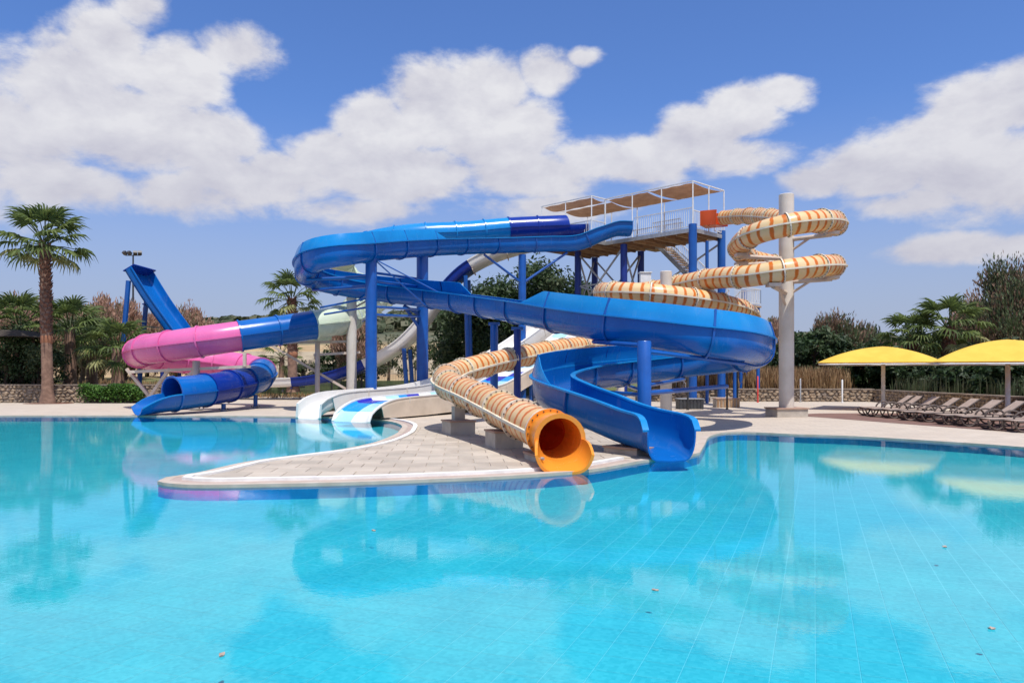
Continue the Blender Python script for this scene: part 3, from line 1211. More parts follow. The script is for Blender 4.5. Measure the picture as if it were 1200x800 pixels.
def a_mat(i):
    p = A.p[i]
    px = 600 + FX * p.x / p.y
    if i < A.n * .45:
        if px > 585 and p.z > 9:
            return M['navy']
        if p.z > 9.2:
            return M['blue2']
        return M['palegreen']
    if px > 374:
        return M['palegreen']
    if p.z > 3.4:
        return M['blue']
    if p.z > 1.80:
        return M['pink']
    rem = (ia_exit - i) * A.step
    if px > 300 or 2.9 < rem < 5.6 and False:
        return M['blue']
    return M['navy'] if 1.8 < rem < 5.4 else M['blue']


cutsA = tube_sections(rafts, A, ia0, ia_exit, AR, a_mat, 1.7)
# exit trough of the wide tube


def exit_prof(path, i0, i1, r, flare, Fend, drop=0.0, square=0.0):
    def f(i):
        t = (i - i0) / max(1, i1 - i0)
        rr = r * (1 + flare * t)
        am = math.pi / 2 * (1 - (1 - Fend) * t ** 2.2)
        sq = 1 - square * t
        return [(rr * math.copysign(abs(math.sin(am * (2 * k / 16 - 1))) ** sq, k - 8), -rr * math.cos(am * (2 * k / 16 - 1)) + (rr - r) - drop * t * t) for k in range(17)]
    return f


mb = MB()
pf = exit_prof(A, ia_exit, A.n, AR, .10, .60)
sweep_open(mb, A, ia_exit, A.n, pf, th=.035)
lip = mb.build('exit_trough', M['blue'], rafts, ang=50)
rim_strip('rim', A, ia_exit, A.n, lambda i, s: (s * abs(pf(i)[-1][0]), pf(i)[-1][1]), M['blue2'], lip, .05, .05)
# entry trough at the tower
mb = MB()
sweep_open(mb, A, 0, ia0, lambda i: u_prof(AR, .05, 1), th=.035)
mb.build('entry_trough', M['navy'], rafts, ang=50)

# ------------------------------------------------------------------ the striped tube
DP = P3([(824, 43.7, 10.42), (848, 43.0, 10.38), (874, 40.4, 9.95), (902, 37, 9.2), (940, 34.0, 8.4), (975, 31.6, 7.75), (979, 29.6, 7.5), (962, 28.0, 7.25), (922, 27.45, 6.98), (884, 28.2, 6.78), (866, 30.0, 6.6), (880, 31.8, 6.42), (922, 32.5, 6.2),
         (962, 31.8, 6.02), (979, 30.0, 5.86), (962, 28.1, 5.62), (922, 27.5, 5.38), (880, 28.0, 5.24), (840, 29.3, 5.31), (800, 31.0, 5.27), (770, 32.4, 5.21), (736, 33.0, 5.13), (713, 32.3, 5.03), (709, 30.8, 4.92), (729, 29.5, 4.79),
         (770, 28.9, 4.65), (820, 29.3, 4.48), (860, 30.5, 4.31), (878, 32.4, 4.12), (867, 35.0, 3.88), (830, 37.0, 3.58), (785, 37.4, 3.36), (735, 36.6, 3.15), (685, 34.0, 2.92), (640, 31.0, 2.58), (600, 28.5, 2.24), (560, 26.3, 1.92),
         (533, 24.9, 1.68), (522, 23.5, 1.5), (529, 22.0, 1.32), (553, 20.2, 1.12), (585, 17.9, .88), (620, 15.75, .67), (645, 14.5, .56), (657, 13.75, .50), (662, 13.2, .475)])
D = Path(DP, .125)
DR = .40
stripes = empty('striped_tube_slide', 'cream tube slide with orange stripes coiling down to an orange mouth', 'water slide', (0, 0, 0))
id0 = D.idx(1.1)
id_bell = D.idx(D.len - 1.55)
id_mouth = D.idx(D.len - .62)
cutsD = tube_sections(stripes, D, id0, id_bell, DR, lambda i: M['striped'], 1.62, flmat=M['flange'], seam=M['flange'], bolts=True, bolt_from=0, fh=.055, half=.024)
mb = MB()
sweep_ring(mb, D, id_bell, id_mouth, DR, DR * 1.1, n=28, th=.045)
mouth = mb.build('mouth_section', M['orange'], stripes)
mb = MB()
collar(mb, D, id_bell + 1, DR, DR + .07, .03, 28)
mb.build('mouth_flange', M['orange'], stripes)
mb = MB()
collar(mb, D, id_mouth, DR * 1.1 - .05, DR * 1.1 + .035, .02, 28)
mb.build('mouth_rim', M['orange'], stripes)
mb = MB()
for q in range(20):
    an = 2 * math.pi * q / 20
    c = D.at(id_bell + 1, (DR + .035) * math.cos(an), (DR + .035) * math.sin(an)) + D.T[id_bell] * .034
    mb.tube([c - D.T[id_bell] * .01, c + D.T[id_bell] * .012], .014, 6)
o = mb.build('bolts', M['bolt'], stripes)
o['kind'] = 'stuff'
mb = MB()
pfD = exit_prof(D, id_mouth, D.n, DR * 1.1, .22, .76, .09, .45)
sweep_open(mb, D, id_mouth - 1, D.n, lambda i: pfD(max(i, id_mouth)), th=.05)
lip = mb.build('exit_lip', M['orange'], stripes, ang=50)
ei = D.n - 1
mb = MB()
c = D.at(ei, .40, -.26)
mb.tube([c, c - D.Rt[ei] * .05 + D.T[ei] * .03], .028, 10)
mb.build('drain_knob', M['galv'], lip)
# red start box
mb = MB()
pr = [(-.56, .40), (-.56, 0), (-.52, -.42), (.52, -.42), (.56, 0), (.56, .40)]
sweep_open(mb, D, 0, id0, lambda i: pr, th=.04)
mb.build('start_trough', M['red'], stripes, ang=20)

# ------------------------------------------------------------------ the half-pipe with the tall wall
BY = 49.6
BPX = [(676, 9.85), (650, 9.8), (625, 9.68), (600, 9.35), (570, 8.75), (545, 7.9), (525, 6.75), (510, 5.55), (495, 4.45), (475, 3.35), (450, 2.45), (420, 1.7), (385, 1.12), (345, .82), (305, .85), (270, 1.25), (243, 2.1), (215, 3.35), (194, 4.85), (175, 6.3), (160, 7.6), (154, 8.15)]
BP = [Vector(((px - 600) / FX * BY, BY + .02 * (600 - px) / FX * BY * 1.0, z)) for px, z in BPX]
B = Path(BP, .3)
half_pipe = empty('half_pipe_slide', 'wide half pipe slide dropping from the tower and rising to a tall blue end wall', 'water slide')
BWd = 1.45


def b_prof(i):
    return [(-BWd, .55), (-BWd, .22), (-BWd + .07, .07), (-BWd + .22, 0), (-.5, -.0), (.5, -.0), (BWd - .22, 0), (BWd - .07, .07), (BWd, .22), (BWd, .55)]


def b_mat(i):
    px = 600 + FX * B.p[i].x / B.p[i].y
    if px > 548:
        return M['white_fg']
    if px > 512:
        return M['navy']
    if px > 444:
        return M['white_fg']
    if px > 368:
        return M['navy']
    if px > 222:
        return M['white_fg']
    return M['blue']


nB = int(round(B.len / 2.4))
cb_ = [round(B.n * k / nB) for k in range(nB + 1)]
for k in range(nB):
    a, b = cb_[k], cb_[k + 1]
    mb = MB()
    sweep_open(mb, B, a, b, b_prof, th=.05)
    m_ = b_mat((a + b) // 2)
    sec = mb.build('half_pipe_section', m_, half_pipe, ang=50)
    rim_strip('rim', B, a, b, lambda i, s: (s * BWd, .56), m_, sec, .07, .06)
    # underside of the white sections is raw
    if b < B.n:
        rb = MB()
        rb.beam(B.at(b, -BWd - .02, -.07), B.at(b, BWd + .02, -.07), .07, .07)
        rb.build('cross_rib', M['beige_fg'] if m_ == M['white_fg'] else M['navypaint'], half_pipe, smooth=False)
rb = MB()
rb.add([B.at(B.n, -BWd, .8), B.at(B.n, BWd, .8), B.at(B.n, BWd, -.02), B.at(B.n, -BWd, -.02)] +
       [p + B.T[B.n] * .06 for p in (B.at(B.n, -BWd, .8), B.at(B.n, BWd, .8), B.at(B.n, BWd, -.02), B.at(B.n, -BWd, -.02))],
       [(0, 1, 2, 3), (7, 6, 5, 4), (0, 4, 5, 1), (1, 5, 6, 2), (2, 6, 7, 3), (3, 7, 4, 0)])
rb.build('end_panel', M['navy'], half_pipe, smooth=False)


def leg_pair(root, i, xo, mat_, rad=.13, name='support_leg', z0=0.5):
    for s in (-1, 1):
        mb = MB()
        t = B.at(i, s * BWd * .85, -.12)
        mb.tube([(t.x + xo, t.y, z0), t], rad, 8)
        mb.build(name, mat_, root)


leg_pair(half_pipe, B.n - 2, -.6, M['bluepaint'], .16)
leg_pair(half_pipe, B.near(205, lo=B.n * 2 // 3), -.1, M['navypaint'], .12)
leg_pair(half_pipe, B.near(475), .2, M['bluepaint'], .14)
leg_pair(half_pipe, B.near(545, lo=0, hi=B.n // 2), .2, M['bluepaint'], .14)
for px in (420, 340, 285):
    leg_pair(half_pipe, B.near(px), 0, M['darksteel'], .07)
mb = MB()
mb.beam(B.at(B.n - 5, -BWd, -.9) + Vector((-.7, 0, -1.6)), B.at(B.n - 14, -BWd, -.1), .08, .08)
mb.beam(B.at(B.n - 5, -BWd, -.9) + Vector((-.7, 0, -3.4)), B.at(B.n - 18, -BWd, -.1), .08, .08)
mb.build('wall_brace', M['darksteel'], half_pipe, smooth=False)

# ------------------------------------------------------------------ the two white racer lanes
def racer(name, label, pts, r, wall, checker, skirt):
    root = empty(name, label, 'water slide')
    pth = Path(pts, .28)

    def fac(i):
        rem = (pth.n - i) * pth.step
        return 1.0 if rem > .55 else .60 + .40 * math.sqrt(max(0, 1 - (1 - rem / .55) ** 2))

    def prof(i):
        F = fac(i)
        h = wall * (F - .55) / .45 if F < 1 else wall
        h = max(h, .03)
        return [(-r, h), (-r, h * .5), (-r + .03, .08 if h > .1 else h * .4), (-r + .11, 0), (-r * .5, -.01), (0, -.01), (r * .5, -.01), (r - .11, 0), (r - .03, .08 if h > .1 else h * .4), (r, h * .5), (r, h)]
    mats = [M['white_fg'], M['sky_fg'], M['cyan_fg'], M['indigo_fg'], M['beige_fg']]
    ns = max(1, int(round(pth.len / 2.6)))
    cuts = [round(pth.n * k / ns) for k in range(ns + 1)]

    def mi(i, k):
        n = 11
        if k >= n:
            q = 2 * n - 2 - k
            inner = True
        else:
            return 0 if k in (0, 1, 8, 9, 10) else 4
        if not checker or q < 2 or q > 8:
            return 0
        half = 0 if q < 5 else 1
        s = (pth.n - i) * pth.step + (0.8 if half else 0.0)
        return int(s / 0.80) % 4
    pth_n = pth.n
    i_lip = pth.n - int(1.0 / pth.step)
    for k in range(ns):
        a, b = cuts[k], cuts[k + 1]
        mb = MB()
        sweep_open(mb, pth, a, b, prof, th=.035, mi=mi)
        sec = mb.build('chute_section', mats, root, ang=45)
        if a < i_lip:
            for s in (-1, 1):
                sk = MB()
                sweep_open(sk, pth, a, min(b, i_lip), lambda i: [(s * (r + .05), wall - .03), (s * (r + .06), .0), (s * (r + .045), -min(skirt, max(.02, pth.p[i].z - .06)))], th=.03)
                sk.build('side_skirt', M['white_fg'] if not checker else M['beige_fg'], sec, smooth=False)
        rim_strip('rim', pth, a, b, lambda i, s: (s * r, prof(i)[-1][1]), M['white_fg'], sec, .07, .045)
        if b < pth.n:
            cb = MB()
            for s in (-1, 1):
                cb.beam(pth.at(b, s * (r + .04), -.05), pth.at(b, s * (r + .04), wall), .07, .05)
            cb.beam(pth.at(b, -r - .06, -.06), pth.at(b, r + .06, -.06), .07, .06)
            cb.build('joint_flange', M['whitepaint'], root, smooth=False)
    for f in (.30, .42, .56, .70):
        i = int(pth.n * f)
        for s in (-1, 1):
            t = pth.at(i, s * r * .7, -.08)
            if t.z > .5:
                mb = MB()
                mb.tube([(t.x, t.y, 0), t], .07, 8)
                mb.build('support_leg', M['bluepaint'], root)
    for f in (.80, .90):
        i = int(pth.n * f)
        t = pth.at(i, 0, -.07)
        if t.z > .06:
            mb = MB()
            mb.box((t.x, t.y, t.z / 2), (r * 1.7, .35, max(.05, t.z)), math.atan2(pth.T[i].y, pth.T[i].x) - math.pi / 2)
            mb.build('support_plinth', M['concrete'], root, smooth=False)
    return root, pth


def line_pts(ax, ay, bx, by, prof):
    return [Vector((ax + (bx - ax) * t, ay + (by - ay) * t, z)) for t, z in prof]


RZ = [(1.0, 5.0), (.92, 4.35), (.84, 3.65), (.74, 2.85), (.64, 2.15), (.54, 1.55), (.45, 1.05), (.36, .66), (.27, .45), (.16, .32), (.07, .17), (0.0, .0), (-.02, -.06)]
RZB = [q for q in RZ if q[0] > .4] + [(.36, .86), (.27, .74), (.16, .68), (.085, .62), (.052, .53), (.026, .34), (.008, .12), (.0, -.06)]
RZA = [q for q in RZ if q[0] > .4] + [(.36, .74), (.27, .57), (.16, .49), (.085, .44), (.052, .37), (.026, .22), (.006, .05), (.0, -.06)]
racer_b, rb_path = racer('patterned_racer_slide', 'white racer slide with a blue and white chequered bed', line_pts(-5.75, 27.4, 4.6, 46.6, RZB), .80, .14, True, .62)
racer_a, ra_path = racer('plain_racer_slide', 'plain white racer slide, its curled mouth left of the chequered one', line_pts(-7.75, 29.3, 2.7, 47.4, [(t, z) for t, z in RZA]), .58, .52, False, .3)

# ================================================================== SUPPORT COLUMNS
def col_arm(root, p, q, r=.07, mat_=None, name='support_arm'):
    mb = MB()
    mb.tube([p, q], r, 8)
    return mb.build(name, mat_ or M['bluepaint'], root)


def column(label, x, y, ztop, r, mat_, plinth=None, group=None, z0=0.0):
    root = empty('support_column', label, 'column', (x, y, z0), group)
    mb = MB()
    mb.lathe([(r * 1.35, .0), (r * 1.35, .05), (r, .055), (r, ztop - z0), (r * .92, ztop - z0 + .02)], 24)
    if plinth:
        ph = plinth[2]
        mb = MB()
        mb.lathe([(r, ph), (r, ztop - z0), (r * .92, ztop - z0 + .02)], 24)
        pb = MB()
        pb.box((0, 0, ph / 2 - .025), (plinth[0], plinth[1], ph - .05), R(8))
        pl = pb.build('plinth', M['concrete'], root, smooth=False)
        pc = MB()
        pc.box((0, 0, ph - .025), (plinth[0] + .08, plinth[1] + .08, .05), R(8))
        pc.build('plinth_cap', M['cap'], pl, smooth=False)
    mb.build('post', mat_, root)
    if not plinth:
        bp = MB()
        bp.box((0, 0, .065), (r * 3.4, r * 3.4, .03), R(8))
        pl = bp.build('base_plate', M['galv'], root, smooth=False)
        for sx in (-1, 1):
            for sy in (-1, 1):
                bb = MB()
                bb.lathe([(.03, .08), (.03, .115), (.015, .13)], 6, (sx * r * 1.4, sy * r * 1.4, 0))
                bb.build('anchor_bolt', M['bolt'], pl, smooth=False)
    return root


def loc(root, p):
    return Vector(p) - root.location


def flume_foot(path, i, dy=-.9):
    return path.at(i, 0, dy)


# blue columns under the flume
cA = column('thick blue column in the middle of the left loop of the open flume', (435 - 600) / FX * 33.6, 33.6, 7.15, .25, M['bluepaint'])
for px, lo_, hi_ in ((372, 0, E.n // 2), (405, 0, E.n // 4)):
    i = E.near(px, lo=lo_, hi=hi_)
i1_ = E.idx(0)
iL = min(range(E.n // 2), key=lambda i: E.p[i].x)
for di, zz in ((-14, 5.9), (3, 5.5), (22, 5.2)):
    q = flume_foot(E, iL + di, -.86)
    col_arm(cA, loc(cA, (cA.location.x, cA.location.y, zz)), loc(cA, q), .075)
    col_arm(cA, loc(cA, (cA.location.x, cA.location.y, zz - .9)), loc(cA, q + (cA.location - q) * .25 * Vector((1, 1, 0)).length * .6), .045)
iu = min(range(iL), key=lambda i: (E.p[i].xy - cA.location.xy).length)
col_arm(cA, loc(cA, (cA.location.x, cA.location.y, 7.0)), loc(cA, flume_foot(E, iu, -.86)), .10)
for dx_, dz_ in ((3.3, -1.1), (2.3, -1.5)):
    mb = MB()
    mb.tube([loc(cA, (cA.location.x + .1, cA.location.y - .1, 6.7)), (dx_, 1.0, 6.2 + dz_)], .03, 6)
    mb.build('tension_rod', M['bluepaint'], cA)
cB = column('thick blue column carrying the upper flume, right of the loop column', (495 - 600) / FX * 38.2, 38.2, 7.6, .29, M['bluepaint'])
iu2 = min(range(iL), key=lambda i: (E.p[i].xy - cB.location.xy).length)
col_arm(cB, loc(cB, (cB.location.x, cB.location.y, 7.5)), loc(cB, flume_foot(E, iu2, -.86)), .10)
il2 = min(range(iL, E.n * 2 // 3), key=lambda i: (E.p[i].xy - cB.location.xy).length)
for dz, dx in ((-1.3, 0), (-2.1, -.5)):
    col_arm(cB, loc(cB, (cB.location.x, cB.location.y, E.p[il2].z + dz)), loc(cB, flume_foot(E, il2, -.86)), .085)
mb = MB()
for z_ in (6.1, 5.75, 4.6, 4.25):
    mb.tube([loc(cA, (cA.location.x, cA.location.y, z_)), loc(cA, (cB.location.x, cB.location.y, z_ + .25))], .06, 8)
mb.build('tie_beam', M['bluepaint'], cA)
cC = column('slim blue column under the upper flume, in front of the dark tree', (612 - 600) / FX * 44.6, 44.6, 8.55, .22, M['bluepaint'])
for sx in (-2.2, 2.6):
    i = min(range(iL), key=lambda i: abs(E.p[i].x - (cC.location.x + sx)))
    col_arm(cC, loc(cC, (cC.location.x, cC.location.y, 6.9)), loc(cC, flume_foot(E, i, -.86)), .07)
for px_, d_, tall, lab in ((587, 30.2, None, 'slim blue post under the lower flume, standing behind the striped tube'),
                           (613.5, 28.3, None, 'dark blue post under the lower flume, beside the pale racer slide')):
    x_ = (px_ - 600) / FX * d_
    i = min(range(iL, E.n * 2 // 3), key=lambda i: (E.p[i].xy - Vector((x_, d_))).length)
    p = E.p[i]
    o = column(lab, p.x, p.y, p.z - 1.05, .15 if px_ < 600 else .13, M['bluepaint'] if px_ < 600 else M['navypaint'])
    mb = MB()
    mb.beam((-.22, 0, p.z - .99), (.22, 0, p.z - .99), .14, .12)
    mb.build('saddle', M['bluepaint'], o, smooth=False)
cD = column('blue column in the middle of the right loop of the open flume', (755 - 600) / FX * 20.9, 20.9, 2.55, .19, M['bluepaint'])
iR = max(range(E.n // 2, E.n), key=lambda i: E.p[i].x)
for i, zz in ((iR - 22, 2.3), (iR + 38, 1.2), (E.near(700, lo=iR), 1.1), (E.near(800, lo=iR, hi=iR + 95), 1.35)):
    q = flume_foot(E, i, -.87)
    col_arm(cD, loc(cD, (cD.location.x, cD.location.y, zz)), loc(cD, q), .06)
col_arm(cD, loc(cD, (cD.location.x, cD.location.y, 2.45)), loc(cD, flume_foot(E, E.near(700, lo=E.n // 2, hi=iR), -.87)), .065)
col_arm(cD, loc(cD, (cD.location.x, cD.location.y, 1.15)), loc(cD, (cD.location.x + 3.2, cD.location.y + 3.4, 1.28)), .07)

# white columns
cW = column('tall cream column in the middle of the striped coil', 10.72, 30.0, 8.65, .285, M['whitepaint'], (1.25, 1.0, .36))
wl_ = cW.location
for zz, px in ((6.1, 975), (4.45, 975), (6.15, 868), (4.5, 905), (5.55, 868)):
    best = min(range(D.n // 2), key=lambda i: abs(D.p[i].z - (zz + .75)) * 1.2 + abs(600 + FX * D.p[i].x / D.p[i].y - px) * .02)
    q = D.at(best, 0, -DR - .10)
    a0 = Vector((wl_.x, wl_.y, q.z))
    col_arm(cW, loc(cW, a0), loc(cW, q), .085, M['armpaint'])
    col_arm(cW, loc(cW, a0 - Vector((0, 0, .55))), loc(cW, a0.lerp(q, .55)), .05, M['armpaint'], 'arm_strut')
    mb = MB()
    mb.box(tuple(loc(cW, q + Vector((0, 0, .05)))), (.42, .42, .12))
    mb.build('saddle', M['armpaint'], cW, smooth=False)
cW2 = column('cream column inside the lower striped loop behind the open flume', 6.17, 30.75, 5.75, .23, M['whitepaint'])
for px, zz in ((720, 4.3), (862, 3.5)):
    best = min(range(D.n // 3, D.n), key=lambda i: abs(D.p[i].z - (zz + .5)) + abs(600 + FX * D.p[i].x / D.p[i].y - px) * .02)
    q = D.at(best, 0, -DR - .08)
    col_arm(cW2, loc(cW2, (6.17, 30.75, q.z)), loc(cW2, q), .07, M['armpaint'])
cW3 = column('short cream column behind the blue chute exit', (727 - 600) / FX * 37, 37, 2.6, .19, M['whitepaint'])
cW4 = column('cream column left of the thick blue loop column', (412 - 600) / FX * 38.6, 38.6, 5.75, .25, M['whitepaint'])
col_arm(cW4, loc(cW4, (cW4.location.x, 38.6, 4.9)), loc(cW4, (cW4.location.x + 1.2, 39.2, 5.7)), .05, M['armpaint'])
# frame beneath the pink tube
cP = column('square cream post under the pink tube', (230 - 600) / FX * 35.3, 35.3, 2.25, .17, M['armpaint'])
for a_, b_ in (((-3.4, 0.6, 1.75), (2.6, -.4, 2.0)), ((-2.7, .6, .2), (-1.4, .4, 1.9)), ((-3.6, .8, 1.9), (-2.2, .8, .2)), ((0, 0, 1.0), (1.4, .4, .35)), ((2.4, -.5, 2.0), (2.4, -.5, 2.6)), ((-.1, 0, 1.8), (-1.2, .2, .9))):
    mb = MB()
    mb.beam(a_, b_, .13, .13)
    mb.build('frame_beam', M['armpaint'], cP, smooth=False)
for px, d_ in ((322, 36.6),):
    pass
for k, (ii, lab) in enumerate(((A.near(295, 440, lo=A.n * 3 // 4), 'short blue leg under the curl of the wide tube'),
                               (A.near(255, 455, lo=A.n * 3 // 4), 'short blue leg under the straight end of the wide tube'))):
    p = A.p[ii]
    column(lab, p.x + .2, p.y, max(.25, p.z - AR - .02), .10, M['bluepaint'])
cG = column('cream strut column under the bend between green and blue tube', (372 - 600) / FX * 38.2, 38.2, 3.2, .12, M['armpaint'])
for a_, b_ in (((-1.6, -.4, 3.2), (1.9, .6, 3.3)), ((-2.4, -.4, 3.2), (1.8, .6, .6)), ((-.2, 0, 2.6), (2.0, .6, 2.75))):
    mb = MB()
    mb.beam(a_, b_, .12, .12)
    mb.build('frame_beam', M['armpaint'], cG, smooth=False)
# low plinths that carry the ends of the tubes
for ii, sx, sy, lab in ((D.near(537, 452, lo=D.n * 4 // 5), .85, .7, 'plinth under the far bend of the striped tube'), (D.near(590, 484, lo=D.n * 4 // 5), .85, .65, 'plinth under the middle of the striped tube'),
                        (D.near(636, 505, lo=D.n * 4 // 5), .7, .55, 'plinth just behind the orange mouth'), (E.near(735, 485, lo=E.n * 4 // 5), .9, .7, 'plinth under the end of the blue flume')):
    pth = D if 'striped' in lab or 'orange' in lab else E
    p = pth.p[ii]
    under = p.z - (DR + .06 if pth is D else .87)
    top = min(max(.12, under - .02), .36)
    root = empty('support_plinth', lab, 'plinth', (p.x, p.y, 0))
    an = math.atan2(pth.T[ii].y, pth.T[ii].x)
    mb = MB()
    mb.box((0, 0, top / 2), (sx, sy, top), an)
    mb.build('block', M['concrete'], root, smooth=False)
    mb = MB()
    mb.box((0, 0, top + .02), (sx + .05, sy + .05, .04), an)
    mb.build('cap', M['cap'], root, smooth=False)
    if under - top > .06:
        mb = MB()
        mb.box((0, 0, top + .04 + (under - top - .04) / 2), (.3, .3, max(.02, under - top - .04)), an)
        mb.build('pad', M['concrete'], root, smooth=False)
for x_, y_, s_, h2, lab in ((7.6, 37.5, 1.1, .42, 'grey plant box left of the tower legs'), (8.75, 40.5, 1.9, .40, 'slatted timber box at a tower leg'), (12.2, 44.1, 1.4, .3, 'low pale plinth at the rear tower leg')):
    pass

# ================================================================== TOWER
TA, TB = Vector((.693, -.721, 0)), Vector((.721, .693, 0))
F0 = Vector((2.8, 50.0, 0))
FLZ, RFZ = 9.72, 12.3
LEN, DEP = 10.4, 3.25


def tp(s, t, z):
    q = F0 + TA * s + TB * t
    return Vector((q.x, q.y, z))


tower = empty('slide_tower', 'tall slide tower with timber platform, white railings and brown shade roof', 'tower', tuple(F0))


def tl(s, t, z):
    return tp(s, t, z) - F0


# floor: planks one by one, then joists and edge beams below
for k in range(int((DEP + 1.3) / .26)):
    t_ = -1.3 + .13 + k * .26
    ext = t_ < 0
    mb = MB()
    mb.beam(tl(0, t_, FLZ - .03), tl(4.2 if ext else LEN, t_, FLZ - .03), .245, .05)
    mb.build('floor_plank', M['timber'], tower, smooth=False)
for k in range(14):
    s_ = .3 + k * .75
    mb = MB()
    mb.beam(tl(s_, -1.25 if s_ < 4.2 else .05, FLZ - .18), tl(s_, DEP - .05, FLZ - .18), .09, .24)
    mb.build('joist', M['joist'] if k % 2 else M['timber'], tower, smooth=False)
for a_, b_ in (((0, -1.3), (4.2, -1.3)), ((4.2, 0), (LEN, 0)), ((0, DEP), (LEN, DEP)), ((0, -1.3), (0, DEP)), ((LEN, 0), (LEN, DEP)), ((4.2, -1.3), (4.2, 0))):
    mb = MB()
    mb.beam(tl(a_[0], a_[1], FLZ - .10), tl(b_[0], b_[1], FLZ - .10), .08, .22)
    mb.build('edge_beam', M['galv'], tower, smooth=False)
LEGS = [(1.8, .2), (5.5, .15), (LEN - .1, .15), (.8, DEP - .2), (4.6, DEP - .2), (LEN - .1, DEP - .1)]
for k, (s_, t_) in enumerate(LEGS):
    mb = MB()
    a_ = tl(s_, t_, 0.0)
    top = FLZ - .30 if k not in (2, 5) else FLZ + .25
    mb.tube([(a_.x, a_.y, .3), (a_.x, a_.y, top)], .23 if k in (2, 5) else .21, 16)
    mb.build('leg', M['bluepaint'] if k in (2, 5) else M['navypaint'], tower)
    mb = MB()
    mb.box((a_.x, a_.y, .15), (1.2, .9, .3), R(-20))
    mb.build('leg_plinth', M['concrete'], tower, smooth=False)
mb = MB()
mb.tube([(14.65 - F0.x, 48.5 - F0.y, 0), (14.65 - F0.x, 48.5 - F0.y, 6.95)], .19, 14)
mb.build('leg', M['bluepaint'], tower)
mb = MB()
a_ = tl(LEN + .15, 1.2, 0)
mb.tube([(a_.x, a_.y, .0), (a_.x, a_.y, FLZ - .6)], .10, 10)
mb.build('service_pipe', M['bluepaint'], tower)


def xbrace(p, q, z0, z1):
    mb = MB()
    a_, b_ = tl(p[0], p[1], z0), tl(q[0], q[1], z1)
    mb.beam(a_, b_, .09, .09)
    mb.build('brace', M['galv'], tower, smooth=False)


for p, q in (((1.8, .2), (5.5, .15)), ((.8, DEP - .2), (4.6, DEP - .2)), ((1.8, .2), (.8, DEP - .2)), ((5.5, .15), (4.6, DEP - .2)), ((4.6, DEP - .2), (LEN - .1, DEP - .1))):
    if p == (4.6, DEP - .2):
        xbrace(p, q, 6.4, 9.3)
        continue
    xbrace(p, q, 5.6, 9.3)
    xbrace(p, q, 9.3, 5.6)
    xbrace(p, q, 7.2, 7.2)
    xbrace(p, q, 2.4, 5.4)
    xbrace(p, q, 5.4, 2.4)
# roof posts, frame and cloth
for s_, t_ in [(k * LEN / 5, 0) for k in range(2, 6)] + [(4.2, 0)] + [(k * LEN / 5, DEP) for k in range(6)] + [(.05, -1.3), (2.1, -1.3), (4.2, -1.3), (LEN, DEP * .5)]:
    mb = MB()
    mb.beam(tl(s_, t_, FLZ), tl(s_, t_, RFZ), .06, .06)
    mb.build('roof_post', M['railwhite'], tower, smooth=False)
for a_, b_, z_ in (((0, DEP), (LEN, DEP), RFZ), ((4.2, 0), (LEN, 0), RFZ), ((LEN, 0), (LEN, DEP), RFZ), ((0, -1.3), (4.2, -1.3), RFZ), ((0, -1.3), (0, DEP), RFZ), ((4.2, -1.3), (4.2, DEP), RFZ), ((7.3, 0), (7.3, DEP), RFZ)):
    mb = MB()
    mb.beam(tl(a_[0], a_[1], z_ + .02), tl(b_[0], b_[1], z_ + .02), .06, .06)
    mb.build('roof_rail', M['railwhite'], tower, smooth=False)


def cloth(s0, s1, t0, t1, seed):
    rg = random.Random(seed)
    mb = MB()
    ns, nt = 20, 8
    vs, fs = [], []
    ph = rg.random() * 6
    for layer in (0, 1):
        for j in range(nt + 1):
            for i in range(ns + 1):
                u, v = i / ns, j / nt
                sag = -.13 * math.sin(math.pi * v) * (.7 + .3 * math.sin(u * 13 + ph))
                ins = .10 * (.5 + .5 * math.sin(u * 21 + ph))
                tt = t0 + .1 + ins + (t1 - t0 - .2 - 2 * ins) * v
                vs.append(tl(s0 + .1 + (s1 - s0 - .2) * u, tt, RFZ - .03 + sag - layer * .012))
    w = ns + 1
    off = w * (nt + 1)
    for j in range(nt):
        for i in range(ns):
            q = (j * w + i, j * w + i + 1, (j + 1) * w + i + 1, (j + 1) * w + i)
            fs += [q, tuple(off + k for k in q[::-1])]
    mb.add(vs, fs)
    return mb.build('shade_cloth', M['shade'], tower, fix=False)


cloth(4.2, 7.3, 0, DEP, 1)
cloth(7.3, LEN, 0, DEP, 2)
cloth(0, 4.2, -1.3, .6, 3)
cloth(0.0, 4.2, .6, DEP, 4)


def railing(a_, b_, name='railing', h=1.15, gap=.14, z=FLZ):
    """top and bottom rail with upright bars (one mesh: bars are a pixel wide)"""
    mb = MB()
    p, q = Vector(a_), Vector(b_)
    n = max(1, int((q - p).length / gap))
    up = Vector((0, 0, 1))
    mb.beam(p + up * h, q + up * h, .05, .05)
    mb.beam(p + up * .12, q + up * .12, .04, .04)
    o = mb.build(name, M['railwhite'], tower, smooth=False)
    bb = MB()
    for k in range(n + 1):
        c = p.lerp(q, k / n)
        bb.beam(c + up * .12, c + up * h, .022, .022)
    s_ = bb.build('bars', M['railwhite'], o, smooth=False)
    s_['kind'] = 'stuff'


